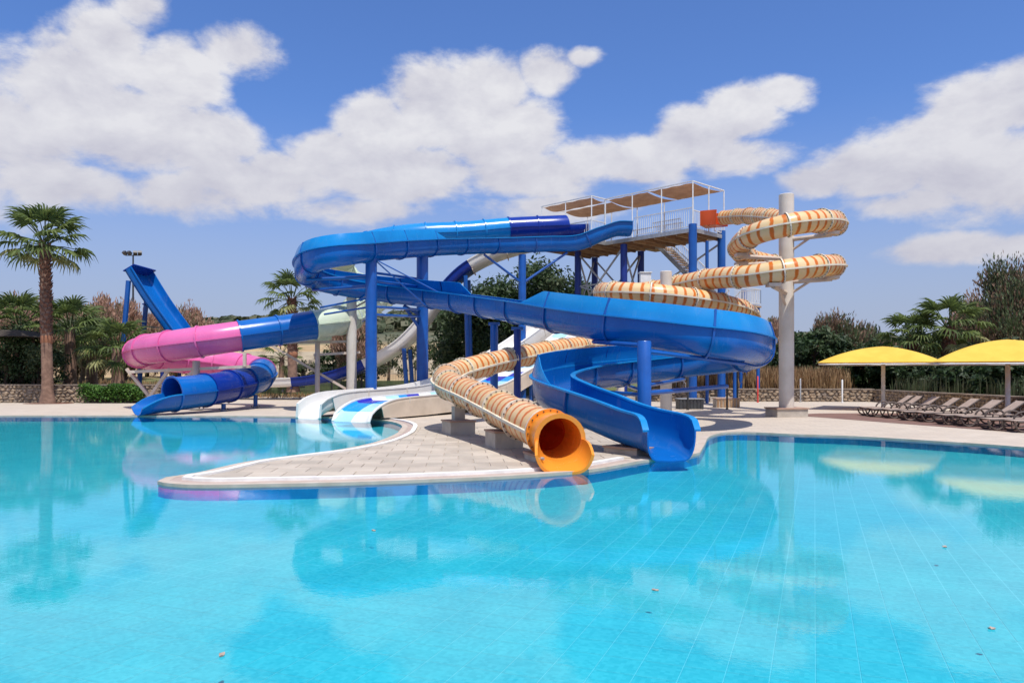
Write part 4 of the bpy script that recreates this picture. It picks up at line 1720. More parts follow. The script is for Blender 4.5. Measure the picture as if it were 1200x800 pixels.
railing(tl(6.4, .03, FLZ), tl(LEN, .03, FLZ))
railing(tl(0, DEP, FLZ), tl(7.6, DEP, FLZ))
railing(tl(8.8, DEP, FLZ), tl(LEN, DEP, FLZ))
railing(tl(2.3, -1.27, FLZ), tl(4.2, -1.27, FLZ))
railing(tl(LEN, 0, FLZ), tl(LEN, .7, FLZ), h=1.0)
railing(tl(LEN, 2.2, FLZ), tl(LEN, DEP, FLZ), h=1.0)
railing(tl(4.2, -1.3, FLZ), tl(4.2, 0, FLZ))
railing(tl(0, -1.27, FLZ), tl(.9, -1.27, FLZ), h=.9)
railing(tl(6.6, 1.5, FLZ), tl(8.6, 1.5, FLZ), h=1.0)


def flight(p, q, wdt=1.3, rails=True):
    """one flight from top p to bottom q (local to the tower)"""
    p, q = Vector(p), Vector(q)
    st = bpy.data.objects.new('staircase', None)
    COL.objects.link(st)
    st.parent = tower
    d = q - p
    side = Vector((-d.y, d.x, 0)).normalized() * wdt / 2
    for s in (-1, 1):
        mb = MB()
        mb.beam(p + side * s, q + side * s, .06, .26)
        mb.build('stringer', M['galv'], st, smooth=False)
        if rails:
            mb = MB()
            up = Vector((0, 0, 1))
            mb.beam(p + side * s + up * 1.0, q + side * s + up * 1.0, .05, .05)
            n = int(d.length / .18)
            for k in range(n + 1):
                c = p.lerp(q, k / n) + side * s
                mb.beam(c, c + up * 1.0, .024, .024)
            mb.build('stair_rail', M['railwhite'], st, smooth=False)
    n = int(abs(d.z) / .2)
    dirn = Vector((d.x, d.y, 0)).normalized()
    for k in range(1, n):
        c = p.lerp(q, k / n)
        mb = MB()
        mb.beam(c - side * .95, c + side * .95, .26, .045)
        mb.build('tread', M['timber'], st, smooth=False)


T1, T2 = DEP + .95, DEP + 2.45
flight(tl(5.6, T1, FLZ - .05), tl(9.7, T1, 5.75))
flight(tl(9.7, T2, 5.75), tl(5.8, T2, 2.0))
flight(tl(5.6, T1, 2.0), tl(7.6, T1, .05))
for s_, t_, z_, ls, lt in ((5.0, T1, FLZ - .06, 1.3, 1.5), (10.35, (T1 + T2) / 2, 5.7, 1.4, 3.0), (5.1, (T1 + T2) / 2, 1.95, 1.4, 3.0)):
    mb = MB()
    mb.beam(tl(s_ - ls / 2, t_, z_), tl(s_ + ls / 2, t_, z_), lt, .10)
    mb.build('landing', M['timber'], tower, smooth=False)
for s_, t_, z_ in ((10.9, T1 - .6, 5.65), (10.9, T2 + .6, 5.65), (4.6, T2 + .6, 1.9), (9.75, T2 + .6, 5.65)):
    a_ = tl(s_, t_, 0)
    mb = MB()
    mb.tube([(a_.x, a_.y, 0), (a_.x, a_.y, z_)], .11, 10)
    mb.build('landing_post', M['bluepaint'], tower)
railing(tl(9.7, T2 + .75, 5.75), tl(11.0, T2 + .75, 5.75), h=1.0)
railing(tl(11.0, T1 - .75, 5.75), tl(11.0, T2 + .75, 5.75), h=1.0)

# ================================================================== WALLS, FENCE
def stone_wall(name, label, p, q, h, th=.45, dens=8.5, seed=1, cap=True, z0=0.0):
    p, q = Vector((p[0], p[1], z0)), Vector((q[0], q[1], z0))
    root = empty(name, label, 'wall', tuple(p))
    d = q - p
    ln = d.length
    t = d.normalized()
    nrm = Vector((t.y, -t.x, 0))
    if (abs(nrm.x) > .9 and nrm.x > 0) or (abs(nrm.x) <= .9 and nrm.y > 0):
        nrm = -nrm
    mb = MB()
    mb.beam(Vector((0, 0, h / 2)) - nrm * th / 2, d + Vector((0, 0, h / 2)) - nrm * th / 2, th, h)
    mb.build('core', M['mortar'], root, smooth=False)
    if cap:
        mb = MB()
        n = int(ln / .8)
        for k in range(n):
            a_, b_ = d * (k / n), d * ((k + .985) / n)
            mb.beam(a_ + Vector((0, 0, h + .035)) - nrm * (th / 2 - .03), b_ + Vector((0, 0, h + .035 + .006 * (k % 3))) - nrm * (th / 2 - .03), th + .12, .07)
        o = mb.build('capstones', M['stone2'], root, smooth=False)
        o['kind'] = 'stuff'
    rg = random.Random(seed)
    mb = MB()
    rows = max(3, int(h / .15))
    zh = h / rows
    for r_ in range(rows):
        x = -rg.random() * .2
        while x < ln:
            w = rg.uniform(.18, .46)
            cx, cz = x + w / 2, (r_ + .5) * zh + rg.uniform(-.045, .045)
            if 0 < cx < ln:
                n = 7
                base, topv = [], []
                for k in range(n):
                    an = 2 * math.pi * k / n + rg.uniform(-.25, .25)
                    rx, rz_ = w * .5 * rg.uniform(.8, 1.12), zh * .58 * rg.uniform(.75, 1.2)
                    c = t * (cx + rx * math.cos(an)) + Vector((0, 0, max(.0, cz + rz_ * math.sin(an))))
                    base.append(c)
                    e = t * (cx + rx * .72 * math.cos(an)) + Vector((0, 0, max(.01, cz + rz_ * .70 * math.sin(an)))) + nrm * rg.uniform(.05, .10)
                    topv.append(e)
                mb.add(base + topv, [tuple(range(n, 2 * n))] + [(k, (k + 1) % n, n + (k + 1) % n, n + k) for k in range(n)], rg.choice((0, 0, 0, 1)))
            x += w + .015
    o = mb.build('stones', [M['stone'], M['stone2']], root, ang=25)
    o['kind'] = 'stuff'
    return root


stone_wall('stone_wall', 'low rubble stone wall behind the tall palm at the far left', (-42, 44.2), (-19.6, 44.0), .98, seed=1)
stone_wall('stone_wall', 'long low rubble stone wall behind the striped coil and the yellow shades', (8.5, 46.5), (21.5, 45.6), .70, seed=2)
stone_wall('stone_wall', 'shaded rubble stone wall behind the brown loungers', (21.5, 45.6), (20.6, 24), .66, seed=3)
bed = MB()
bed.box((57.2, 30.3, .28), (70, 30.4, .56))
bo = bed.build('planting_bed', M['redsoil'], smooth=False)
tag(bo, 'raised soil bed behind the shaded wall', kind='structure')

# wire fence behind the slides
fence = empty('wire_fence', 'thin black wire fence behind the half pipe slide', 'fence', (-19, 55.5, 0.05))
for k in range(9):
    x_ = k * 3.0
    mb = MB()
    mb.tube([(x_, 0, 0), (x_, 0, 2.1)], .045, 8)
    mb.build('post', M['blackmesh'], fence)
mb = MB()
for z_ in (.4, .8, 1.2, 1.6, 2.0):
    mb.tube([(0, 0, z_), (24, 0, z_)], .008, 5)
for k in range(120):
    mb.tube([(k * .2, 0, .35), (k * .2, 0, 2.0)], .006, 4, cap=False)
o = mb.build('wire_mesh', M['blackmesh'], fence, smooth=False)
o['kind'] = 'stuff'
screen = MB()
screen.box((12, .35, .62), (23.6, .03, .95))
M['greenscreen'] = material('green_screen_net', (.10, .14, .06), .9, (.14, .17, .08), nscale=2, trans=.3)
screen.build('windscreen', M['greenscreen'], fence, smooth=False)

for px, d_, hh, mt, lab in ((888, 44.5, 1.5, 'redpost', 'thin red post before the dry reeds'), (938, 45, 1.35, 'galv', 'thin grey post right of the tall cream column'), (987, 44, 1.3, 'railwhite', 'thin white post by the stone wall left of the shades'),
                            (852, 36, 3.4, 'blackmesh', 'thin black pole behind the right flume bend'), (864, 39, 3.4, 'blackmesh', 'second thin black pole beside the tower leg'), (806, 35.5, 2.8, 'blackmesh', 'thin black pole near the plant box')):
    o = empty('marker_post', lab, 'post', ((px - 600) / FX * d_, d_, 0))
    mb = MB()
    mb.lathe([(.07, 0), (.07, .04), (.045, .05), (.045, hh), (.02, hh + .03)], 10)
    mb.build('pole', M[mt], o)
# boxes near tower
for px, d_, sx, sy, h2, slat, lab in ((808, 36.6, 1.15, .8, .46, False, 'dark grey plant box under the tower stairs'), (851, 38.2, 1.15, .7, .42, True, 'slatted timber box at the foot of a tower leg')):
    root = empty('plant_box', lab, 'box', ((px - 600) / FX * d_, d_, 0))
    mb = MB()
    mb.box((0, 0, h2 / 2), (sx, sy, h2))
    mb.build('body', M['darksteel'] if not slat else M['concrete'], root, smooth=False)
    mb = MB()
    mb.box((0, 0, h2 + .02), (sx + .08, sy + .08, .04))
    mb.build('lid', M['cap'] if slat else M['galv'], root, smooth=False)
    for k in range(7):
        mb = MB()
        mb.box((-sx / 2 + .08 + k * (sx - .16) / 6, -sy / 2 - .012, h2 / 2), (.11, .024, h2 * .92))
        mb.build('slat', M['timber'] if slat else M['darksteel'], root, smooth=False)

# pump box on the platform roof of the lower loop (white box seen above the striped loop)
o = empty('white_cabinet', 'small white cabinet behind the cream column of the lower striped loop', 'cabinet', ((756 - 600) / FX * 40, 40, 0))
mb = MB()
mb.box((0, 0, 6.62), (.55, .45, .55))
mb.build('cabinet_body', M['railwhite'], o, smooth=False)
mb = MB()
mb.box((0, 0, 6.92), (.64, .54, .05))
mb.build('cabinet_roof', M['railwhite'], o, smooth=False)
mb = MB()
mb.tube([(0, 0, 0), (0, 0, 6.345)], .09, 8)
mb.build('cabinet_post', M['galv'], o)

# stone terrace on the slope
terr = empty('stone_terrace', 'stepped pale limestone terrace on the slope behind the half pipe', 'terrace', (-20, 88, 0))
rg = random.Random(5)
for k in range(6):
    for j in range(9):
        x0 = -14 + j * 5 + rg.uniform(-.3, .3)
        mb = MB()
        zt = 1.75 + k * .52 + rg.uniform(-.05, .05)
        mb.box((x0 + 2.5, k * 1.5, zt / 2 + .1), (4.92, 1.6, zt - .2), rg.uniform(-.01, .01))
        mb.build('stone_course', M['limestone'], terr, smooth=False)

# ================================================================== VEGETATION
def fan_leaf(seed, size=1.0, dead=False):
    """one costapalmate palm leaf: petiole along +X, then a pleated fan with drooping tips"""
    rg = random.Random(seed)
    mb = MB()
    pl = 1.15 * size
    mb.tube([(0, 0, 0), (pl * .5, 0, .06 * size), (pl, 0, .02 * size)], [.028 * size, .022 * size, .016 * size], 5, 1)
    nb = 17
    for k in range(nb):
        an = R(-112 + 224 * k / (nb - 1))
        ln = size * (.92 - .35 * (abs(an) / R(112)) ** 2) * rg.uniform(.88, 1.06)
        w = .045 * size
        dx, dy = math.cos(an), math.sin(an)
        nx_, ny_ = -dy, dx
        fold = .03 * size * (1 if k % 2 else -1)
        pts = []
        for t, ww, dz in ((.0, .25, 0), (.45, 1.0, -.02), (.75, .72, -.12 - rg.uniform(0, .06)), (1.0, .06, -.34 - rg.uniform(0, .22))):
            cx, cy = pl + dx * ln * t * (1 - .12 * t * t), dy * ln * t * (1 - .12 * t * t)
            z = .02 * size + dz * ln + (abs(dy) * .10 * ln * t) - .05 * t * ln
            pts.append(((cx + nx_ * w * ww, cy + ny_ * w * ww, z + fold * ww), (cx - nx_ * w * ww, cy - ny_ * w * ww, z - fold * ww)))
        vs = [p for pr_ in pts for p in pr_]
        m_ = rg.choice((0, 0, 1)) if not dead else 2
        mb.add(vs, [(0, 1, 3, 2), (2, 3, 5, 4), (4, 5, 7, 6)], m_)
    return mb.mesh('frond', L['palm'], smooth=False, fix=False)


FRONDS = [fan_leaf(s) for s in range(5)]
PALE = [fan_leaf(20 + s, dead=True) for s in range(2)]


def palm(label, x, y, z0, h, r, crown, nfr=44, seed=0, boots=True, lean=0.0, skirt=.15, group='fan palms'):
    rg = random.Random(seed)
    root = empty('fan_palm', label, 'palm tree', (x, y, z0), group)
    mb = MB()
    prof = []
    n = 26
    pts, rad = [], []
    for k in range(n + 1):
        t = k / n
        rr = r * (1.0 - .18 * t) + (r * .55 * math.exp(-t * h / .35))
        rr *= 1 + .05 * (k % 2)
        pts.append((lean * t * t * h + .03 * math.sin(t * 5 + seed), .03 * math.cos(t * 4 + seed), t * h))
        rad.append(rr)
    mb.tube(pts, rad, 14)
    tr = mb.build('trunk', M['palmbark'], root, ang=60)
    if boots:
        bb = MB()
        z = h * .42
        k = 0
        while z < h * 1.0:
            an = k * 2.4
            t = z / h
            cx = lean * t * t * h
            rr = r * (1 - .18 * t)
            o_ = Vector((math.cos(an), math.sin(an), 0))
            s_ = Vector((-o_.y, o_.x, 0))
            c = Vector((cx, 0, z)) + o_ * rr * .92
            w = rr * .5
            ln = rg.uniform(.16, .30)
            bb.add([c - s_ * w, c + s_ * w, c + s_ * w * .5 + o_ * ln * .55 + Vector((0, 0, ln)), c - s_ * w * .5 + o_ * ln * .55 + Vector((0, 0, ln)),
                    c - s_ * w + Vector((0, 0, .12)), c + s_ * w + Vector((0, 0, .12))],
                   [(0, 1, 2, 3), (4, 3, 2, 5), (0, 3, 4), (1, 5, 2)])
            z += .035
            k += 1
        o = bb.build('leaf_bases', M['palmboot'], root, smooth=False)
        o['kind'] = 'stuff'
        rb_ = MB()
        t = .40
        rr = r * (1 - .18 * t)
        rb_.lathe([(rr * 1.0, h * .37), (rr * 1.16, h * .385), (rr * 1.20, h * .42), (rr * 1.05, h * .43)], 16, (lean * t * t * h, 0, 0))
        rb_.build('fibre_ring', M['palmring'], root)
    top = Vector((lean * h, 0, h - .05))
    for k in range(nfr):
        t = (k + .5) / nfr
        an = k * 2.39996 + rg.uniform(-.2, .2)
        pitch = R(80) - t * R(118) + rg.uniform(-.2, .2)
        pale = t > 1 - skirt and rg.random() < .45
        o = link('frond', rg.choice(PALE if pale else FRONDS), root)
        sc = crown * rg.uniform(.40, .50) * (.86 + .14 * math.sin(t * 3))
        o.scale = (sc, sc, sc)
        o.rotation_euler = (rg.uniform(-.35, .35), -pitch, an)
        o.location = top + Vector((math.cos(an) * r * .5, math.sin(an) * r * .5, .25 * (1 - t) - .15 * t))
    return root


def px_x(px, d):
    return (px - 600) / FX * d


def zy(py, d):
    return EYE + (HY - py) / FX * d


palm('tall fan palm with a shaggy trunk, standing on the deck at far left', px_x(55, 43), 43.0, 0.0, zy(286, 43) - .0, .29, 2.9, 38, 1, True, -.012)
o = MB()
ring = [(px_x(55, 43) + 1.35 * math.cos(a * math.pi / 16) + .1, 43 + .9 * math.sin(a * math.pi / 16)) for a in range(32)]
rs = sheet('palm_bed', [ring], .008, M['redsoil'])
tag(rs, 'red soil bed round the foot of the tall palm', kind='structure')
palm('fan palm beyond the pink tube, left of the loop of the open flume', px_x(343, 49), 49.0, .5, zy(350, 49) - .5, .30, 2.4, 27, 2, True, -.01)
palm('fan palm with a broad crown behind the first yellow shade, the taller of the pair', px_x(1112, 47.5), 47.5, .5, zy(385, 47.5) - .5, .38, 2.8, 30, 3, True)
palm('fan palm behind the first yellow shade, the lower of the pair', px_x(1070, 48.5), 48.5, .5, zy(398, 48.5) - .5, .36, 2.5, 28, 4, True)
palm('bushy fan palm right behind the tall palm', px_x(82, 49), 49.0, .5, zy(385, 49) - .5, .36, 2.7, 30, 5, False, .0, .2)
palm('bushy fan palm at the far left behind the dark shrubs', px_x(22, 47.5), 47.5, .5, zy(382, 47.5) - .5, .36, 2.7, 30, 6, False, .0, .2)
palm('low fan palm just left of the pink tube', px_x(138, 47), 47.0, .5, zy(408, 47) - .5, .36, 2.5, 32, 7, False, .0, .25)
palm('low fan palm between the tall palm and the pink tube', px_x(108, 51), 51.0, .5, zy(400, 51) - .5, .33, 2.3, 26, 8, False, .0, .2)
palm('thin fan palm far behind the loop, beside the centre palm', px_x(330, 56), 56.0, .7, zy(418, 56) - .7, .2, 2.0, 20, 9, False, .0, .1)


CROWN_CACHE = {}


def crown_mesh(kind, seed, clumps, per, leaf, rx, rz, up, shape):
    key = (kind, seed, clumps, per, leaf, rx, rz, up, shape)
    if key in CROWN_CACHE:
        return CROWN_CACHE[key]
    rg = random.Random(seed * 77 + 5)
    mb = MB()
    V, Fc, MI = [], [], []
    for c in range(clumps):
        while True:
            x, y, z = rg.uniform(-1, 1), rg.uniform(-1, 1), rg.uniform(-1, 1)
            q = x * x + y * y + z * z
            if .12 < q < 1:
                break
        if shape == 'flame':      # narrower towards the top
            f = 1 - .55 * max(0, z)
            x, y = x * f, y * f
        cx, cy, cz = x * rx, y * rx, z * rz
        cr = rg.uniform(.20, .36) * min(rx, rz)
        tone = rg.choices((0, 1, 2), (4, 4, 2))[0]
        out_ = Vector((x, y, z + .25)).normalized()
        for k in range(per):
            d = Vector((rg.gauss(0, 1), rg.gauss(0, 1), rg.gauss(0, .8)))
            d = d.normalized() * cr * rg.random() ** .5
            if shape == 'flame':
                d.z *= 1.6
            p = Vector((cx, cy, cz)) + d
            nrm = (out_ * .8 + Vector((rg.gauss(0, .7), rg.gauss(0, .7), rg.gauss(0, .7)))).normalized()
            a_ = nrm.orthogonal().normalized()
            if up:
                a_ = (Vector((0, 0, 1)) + Vector((rg.gauss(0, .35), rg.gauss(0, .35), 0)) + out_ * .4).normalized()
            else:
                an = rg.random() * 6.28
                a_ = (a_ * math.cos(an) + nrm.cross(a_) * math.sin(an)).normalized()
            b_ = nrm.cross(a_)
            b_ = b_.normalized() if b_.length > 1e-4 else a_.orthogonal().normalized()
            s = leaf * rg.uniform(.6, 1.35)
            w = s * (.24 if up else .46)
            i0 = len(V)
            V += [tuple(p - a_ * s * .5), tuple(p + b_ * w * .5 - a_ * s * .05), tuple(p + a_ * s * .5), tuple(p - b_ * w * .5 + a_ * s * .05)]
            Fc.append((i0, i0 + 1, i0 + 2, i0 + 3))
            MI.append(tone if rg.random() < .75 else rg.choice((0, 1, 2)))
    mb.v, mb.f, mb.mi, mb.uv = V, Fc, MI, [None] * len(Fc)
    me = mb.mesh('crown', L[kind], smooth=False, fix=False)
    CROWN_CACHE[key] = me
    return me


TRUNKS = {}


def trunk_mesh(seed):
    if seed in TRUNKS:
        return TRUNKS[seed]
    rg = random.Random(seed)
    mb = MB()
    mb.tube([(0, 0, 0), (.02, .01, .25), (-.01, .02, .5), (.02, 0, .8)], [.040, .030, .025, .012], 9)
    for k in range(7):
        an = k * 2.4 + rg.random()
        z = .28 + .06 * k
        ln = rg.uniform(.18, .32)
        o_ = Vector((math.cos(an), math.sin(an), 0))
        p = Vector((0, 0, z))
        mb.tube([p, p + o_ * ln * .5 + Vector((0, 0, ln * .45)), p + o_ * ln + Vector((0, 0, ln * .8))], [.017, .011, .004], 6)
    TRUNKS[seed] = mb.mesh('trunk', M['bark'])
    return TRUNKS[seed]


def tree(name, label, kind, x, y, z0, h, rx, seed=0, clumps=42, per=60, leaf=.22, up=False, shape='round', group=None, base=.30, cat='tree'):
    root = empty(name, label, cat, (x, y, z0), group)
    tr = link('trunk', trunk_mesh(seed % 4), root)
    tr.scale = (h * .9, h * .9, h)
    rz = h * (1 - base) / 2
    cr = link('crown', crown_mesh(kind, seed, clumps, per, leaf, rx, rz, up, shape), root, (0, 0, h - rz))
    cr.rotation_euler = (0, 0, seed * 1.3)
    return root


# the big dark tree behind the flume
tree('dark_tree', 'large dark green tree behind the flume, left half', 'dark', px_x(560, 55), 55, .8, 6.9, 3.3, 1, 90, 120, .34, base=.04)
tree('dark_tree', 'large dark green tree behind the flume, tallest crown', 'dark', px_x(632, 56), 56, .8, zy(308, 56) - .8, 3.6, 2, 100, 130, .34, base=.06)
tree('dark_tree', 'dark green tree low under the tower, right of the tall dark crown', 'dark', px_x(678, 58), 58, .8, 5.6, 2.6, 3, 70, 110, .32, base=.06)
tree('dark_tree', 'large dark green tree behind the flume, filling the middle between the two halves', 'dark', px_x(596, 57), 57, .8, zy(326, 57) - .8, 3.5, 5, 95, 130, .34, base=.04)
tree('dark_tree', 'dark green tree reaching under the left end of the tower platform', 'dark', px_x(664, 57.5), 57.5, .8, zy(322, 57.5) - .8, 3.0, 6, 90, 125, .33, base=.05)
# left side
tree('dark_shrub', 'dark shrub mass at the left picture edge behind the wall', 'dark', px_x(2, 46), 46.3, .4, 4.6, 2.4, 4, 60, 80, .22, base=.02)
tree('dark_shrub', 'dark shrub between left edge and the tall palm', 'dark', px_x(36, 46), 46.6, .4, 3.9, 1.7, 5, 50, 80, .2, base=.02)
tree('olive_tree', 'olive green tree behind the low palms on the left', 'olive', px_x(96, 56), 56, .9, 5.0, 2.6, 6, 50, 80, .24, base=.2)
TAMS = [(118, 350, 64, 2.6), (88, 362, 66, 2.4), (146, 358, 68, 2.4), (222, 358, 66, 2.3), (205, 366, 72, 2.2), (18, 355, 62, 2.6), (172, 372, 74, 2.2), (415, 368, 64, 2.0), (52, 352, 70, 2.6)]
TL = ['rusty pink tamarisk left of the half pipe wall', 'rusty pink tamarisk behind the tall palm trunk', 'rusty pink tamarisk close behind the half pipe wall', 'rusty pink tamarisk right of the half pipe wall',
      'low tamarisk in front of the half pipe foot', 'tamarisk at the left picture edge above the palms', 'low tamarisk behind the pink tube', 'tan tamarisk right of the pale green tube', 
      'tamarisk behind the tall palm crown']
for k, (px, py, d_, rx) in enumerate(TAMS):
    x_ = px_x(px, d_)
    z0 = ground_z(x_, d_) - .1
    tree('tamarisk_tree', TL[k], 'tam', x_, d_, z0, zy(py, d_) - z0, rx, 11 + k % 4, 70, 190, .36, True, 'flame', 'tamarisk trees', base=.12)
# background greenery between the columns
BK = [(455, 395, 70, 3.0, 'olive', 'olive green tree behind the tie beams of the blue columns'), (520, 392, 72, 2.6, 'olive', 'olive green tree left of the large dark tree'), (390, 408, 66, 1.8, 'dark', 'small dark bush under the pale green tube'),
      (420, 420, 62, 1.6, 'olive', 'olive bush beside the cream column'), (355, 425, 60, 1.5, 'olive', 'low bush at the foot of the centre palm')]
for k, (px, py, d_, rx, kd, lab) in enumerate(BK):
    x_ = px_x(px, d_)
    z0 = ground_z(x_, d_) - .1
    tree('olive_tree' if kd == 'olive' else 'dark_bush', lab, kd, x_, d_, z0, zy(py, d_) - z0, rx, 20 + k, 45, 70, .26, base=.1)
# right side
RT = [(800, 398, 66, 2.6, 'tam', True, 'tamarisk under the striped lower loop'), (865, 362, 62, 2.3, 'tam', True, 'rusty tamarisk behind the tower legs, right of the open flume'), (905, 378, 64, 2.2, 'tam', True, 'rusty tamarisk left of the tall cream column'), (945, 402, 58, 2.6, 'dark', False, 'dark green tree right of the tall cream column'),
      (975, 366, 56, 2.3, 'tamdark', True, 'tall tamarisk with pink tips between the cream column and the shades'), (1000, 395, 57, 2.6, 'dark', False, 'dark green tree above the left tip of the first shade'),
      (1030, 398, 56, 2.6, 'tamdark', True, 'dull green tamarisk over the first shade'), (1012, 385, 60, 2.0, 'tamdark', True, 'rust tipped tamarisk left of the pair of palms'), (1085, 388, 58, 3.0, 'dark', False, 'dark green tree between the pair of palms'),
      (1140, 352, 57, 2.4, 'tam', True, 'rusty tamarisk right of the taller palm'), (1180, 304, 52, 3.0, 'tamdark', True, 'tallest tamarisk at the right picture edge'), (1212, 318, 50, 3.2, 'tamdark', True, 'broad tamarisk cut by the right picture edge'),
      (1158, 372, 54, 2.6, 'dark', False, 'dark green tree over the second shade'), (920, 412, 60, 2.2, 'dark', False, 'dark green bush behind the tall cream column'), (1205, 392, 37, 2.0, 'dark', False, 'dark shrub behind the second shade, at the picture edge'), (1140, 418, 40, 1.9, 'dark', False, 'low dark shrub seen under the gap of the two shades'),
      (955, 388, 53, 2.6, 'dark', False, 'dense dark tree just right of the tall cream column'), (1018, 402, 52, 2.4, 'dark', False, 'dense dark tree behind the first shade post'), (1185, 425, 36, 1.6, 'dark', False, 'low dark shrub behind the second shade post'), (1090, 420, 46, 2.0, 'dark', False, 'low dark shrub between the palm trunks'),
      (1130, 405, 52, 2.2, 'olive', False, 'olive bush under the taller palm'), (1060, 410, 53, 2.2, 'dark', False, 'dark bush under the lower palm')]
for k, (px, py, d_, rx, kd, up, lab) in enumerate(RT):
    x_ = px_x(px, d_)
    z0 = ground_z(x_, d_) - .1
    h = zy(py, d_) - z0
    nm = {'tam': 'tamarisk_tree', 'tamdark': 'tamarisk_tree', 'dark': 'dark_tree', 'olive': 'olive_bush'}[kd]
    tree(nm, lab, kd, x_, d_, z0, h, rx, 30 + k, 75, 190 if up else 120, .33 if up else .34, up, 'flame' if up else 'round', base=.04)

# reeds
def blades(name, label, kind, x0, x1, y0, y1, h0, h1, n, seed):
    rg = random.Random(seed)
    mb = MB()
    V, Fc, MI = [], [], []
    for k in range(n):
        x, y = rg.uniform(x0, x1), rg.uniform(y0, y1)
        z = ground_z(x, y) - .05
        h = rg.uniform(h0, h1)
        an = rg.random() * 6.28
        lx, ly = rg.gauss(0, .14) * h, rg.gauss(0, .14) * h
        w = rg.uniform(.02, .045)
        cx, cy = math.cos(an) * w, math.sin(an) * w
        i0 = len(V)
        z = z if name != 'undergrowth' else .5
        V += [(x - cx, y - cy, z), (x + cx, y + cy, z), (x + cx * .8 + lx * .4, y + cy * .8 + ly * .4, z + h * .6), (x - cx * .8 + lx * .4, y - cy * .8 + ly * .4, z + h * .6), (x + lx, y + ly, z + h)]
        Fc += [(i0, i0 + 1, i0 + 2, i0 + 3), (i0 + 3, i0 + 2, i0 + 4)]
        m_ = rg.choice((0, 0, 1, 2))
        MI += [m_, m_]
    mb.v, mb.f, mb.mi, mb.uv = V, Fc, MI, [None] * len(Fc)
    o = mb.build(name, L[kind], smooth=False, fix=False)
    tag(o, label, kind='stuff')
    return o


blades('reeds', 'tall dry brown reeds behind the long stone wall', 'reed', 9, 21, 47.2, 51, .8, 1.7, 8000, 3)
blades('reeds', 'dry brown grass on the slope at the left', 'reed', -34, -10, 52, 62, .2, .6, 4000, 4)
blades('undergrowth', 'green weeds behind the shaded wall', 'olive', 21.6, 27, 27, 44, .5, 1.2, 3000, 5)


# bright hedge by the left wall
hedge = empty('hedge', 'bright green clipped hedge against the wall right of the tall palm', 'hedge', (px_x(132, 43.6), 43.6, 0))
rg = random.Random(9)
mb = MB()
V, Fc, MI = [], [], []
for k in range(5200):
    x, y = rg.uniform(-1.75, 1.75), rg.uniform(-.55, .45)
    zt = 1.0 + .10 * math.sin(x * 3.1) + .06 * math.sin(x * 7 + 1)
    zt *= min(1, (1.85 - abs(x)) / .35 + .35)
    z = zt * rg.random() ** .45
    p = Vector((x, y, z + .02))
    nrm = Vector((rg.gauss(0, .6), rg.gauss(-.4, .6), rg.gauss(.6, .6))).normalized()
    a_ = nrm.orthogonal().normalized()
    an = rg.random() * 6.28
    a_ = a_ * math.cos(an) + nrm.cross(a_) * math.sin(an)
    b_ = nrm.cross(a_)
    s = rg.uniform(.09, .17)
    i0 = len(V)
    V += [tuple(p - a_ * s * .5), tuple(p + b_ * s * .28), tuple(p + a_ * s * .5), tuple(p - b_ * s * .28)]
    Fc.append((i0, i0 + 1, i0 + 2, i0 + 3))
    MI.append(rg.choice((0, 0, 1, 2)))
mb.v, mb.f, mb.mi, mb.uv = V, Fc, MI, [None] * len(Fc)
mb.build('foliage', L['hedge'], hedge, smooth=False, fix=False)
mb = MB()
for k in range(9):
    x = -1.6 + k * .4
    mb.tube([(x, 0, 0), (x + .05, .02, .4), (x - .03, 0, .8)], [.02, .015, .006], 6)
mb.build('stems', M['bark'], hedge)

# far wooded ridge: one mass nobody could count
rg = random.Random(21)
V, Fc, MI = [], [], []
for k in range(2600):
    x, y = rg.uniform(-330, 330), rg.uniform(330, 520)
    z = ground_z(x, y)
    r_ = rg.uniform(2.5, 5.5)
    for q in range(9):
        d = Vector((rg.gauss(0, 1), rg.gauss(0, 1), abs(rg.gauss(0, .8)))).normalized()
        p = Vector((x, y, z + r_ * .4)) + d * r_ * .8
        a_ = d.orthogonal().normalized()
        b_ = d.cross(a_)
        s = r_ * .55
        i0 = len(V)
        V += [tuple(p - a_ * s), tuple(p + b_ * s), tuple(p + a_ * s), tuple(p - b_ * s)]
        Fc.append((i0, i0 + 1, i0 + 2, i0 + 3))
        MI.append(rg.choice((0, 1, 2)))
mb = MB()
mb.v, mb.f, mb.mi, mb.uv = V, Fc, MI, [None] * len(Fc)
o = mb.build('far_woods', L['olive'], smooth=False, fix=False)
tag(o, 'wooded ridge on the horizon', kind='stuff')

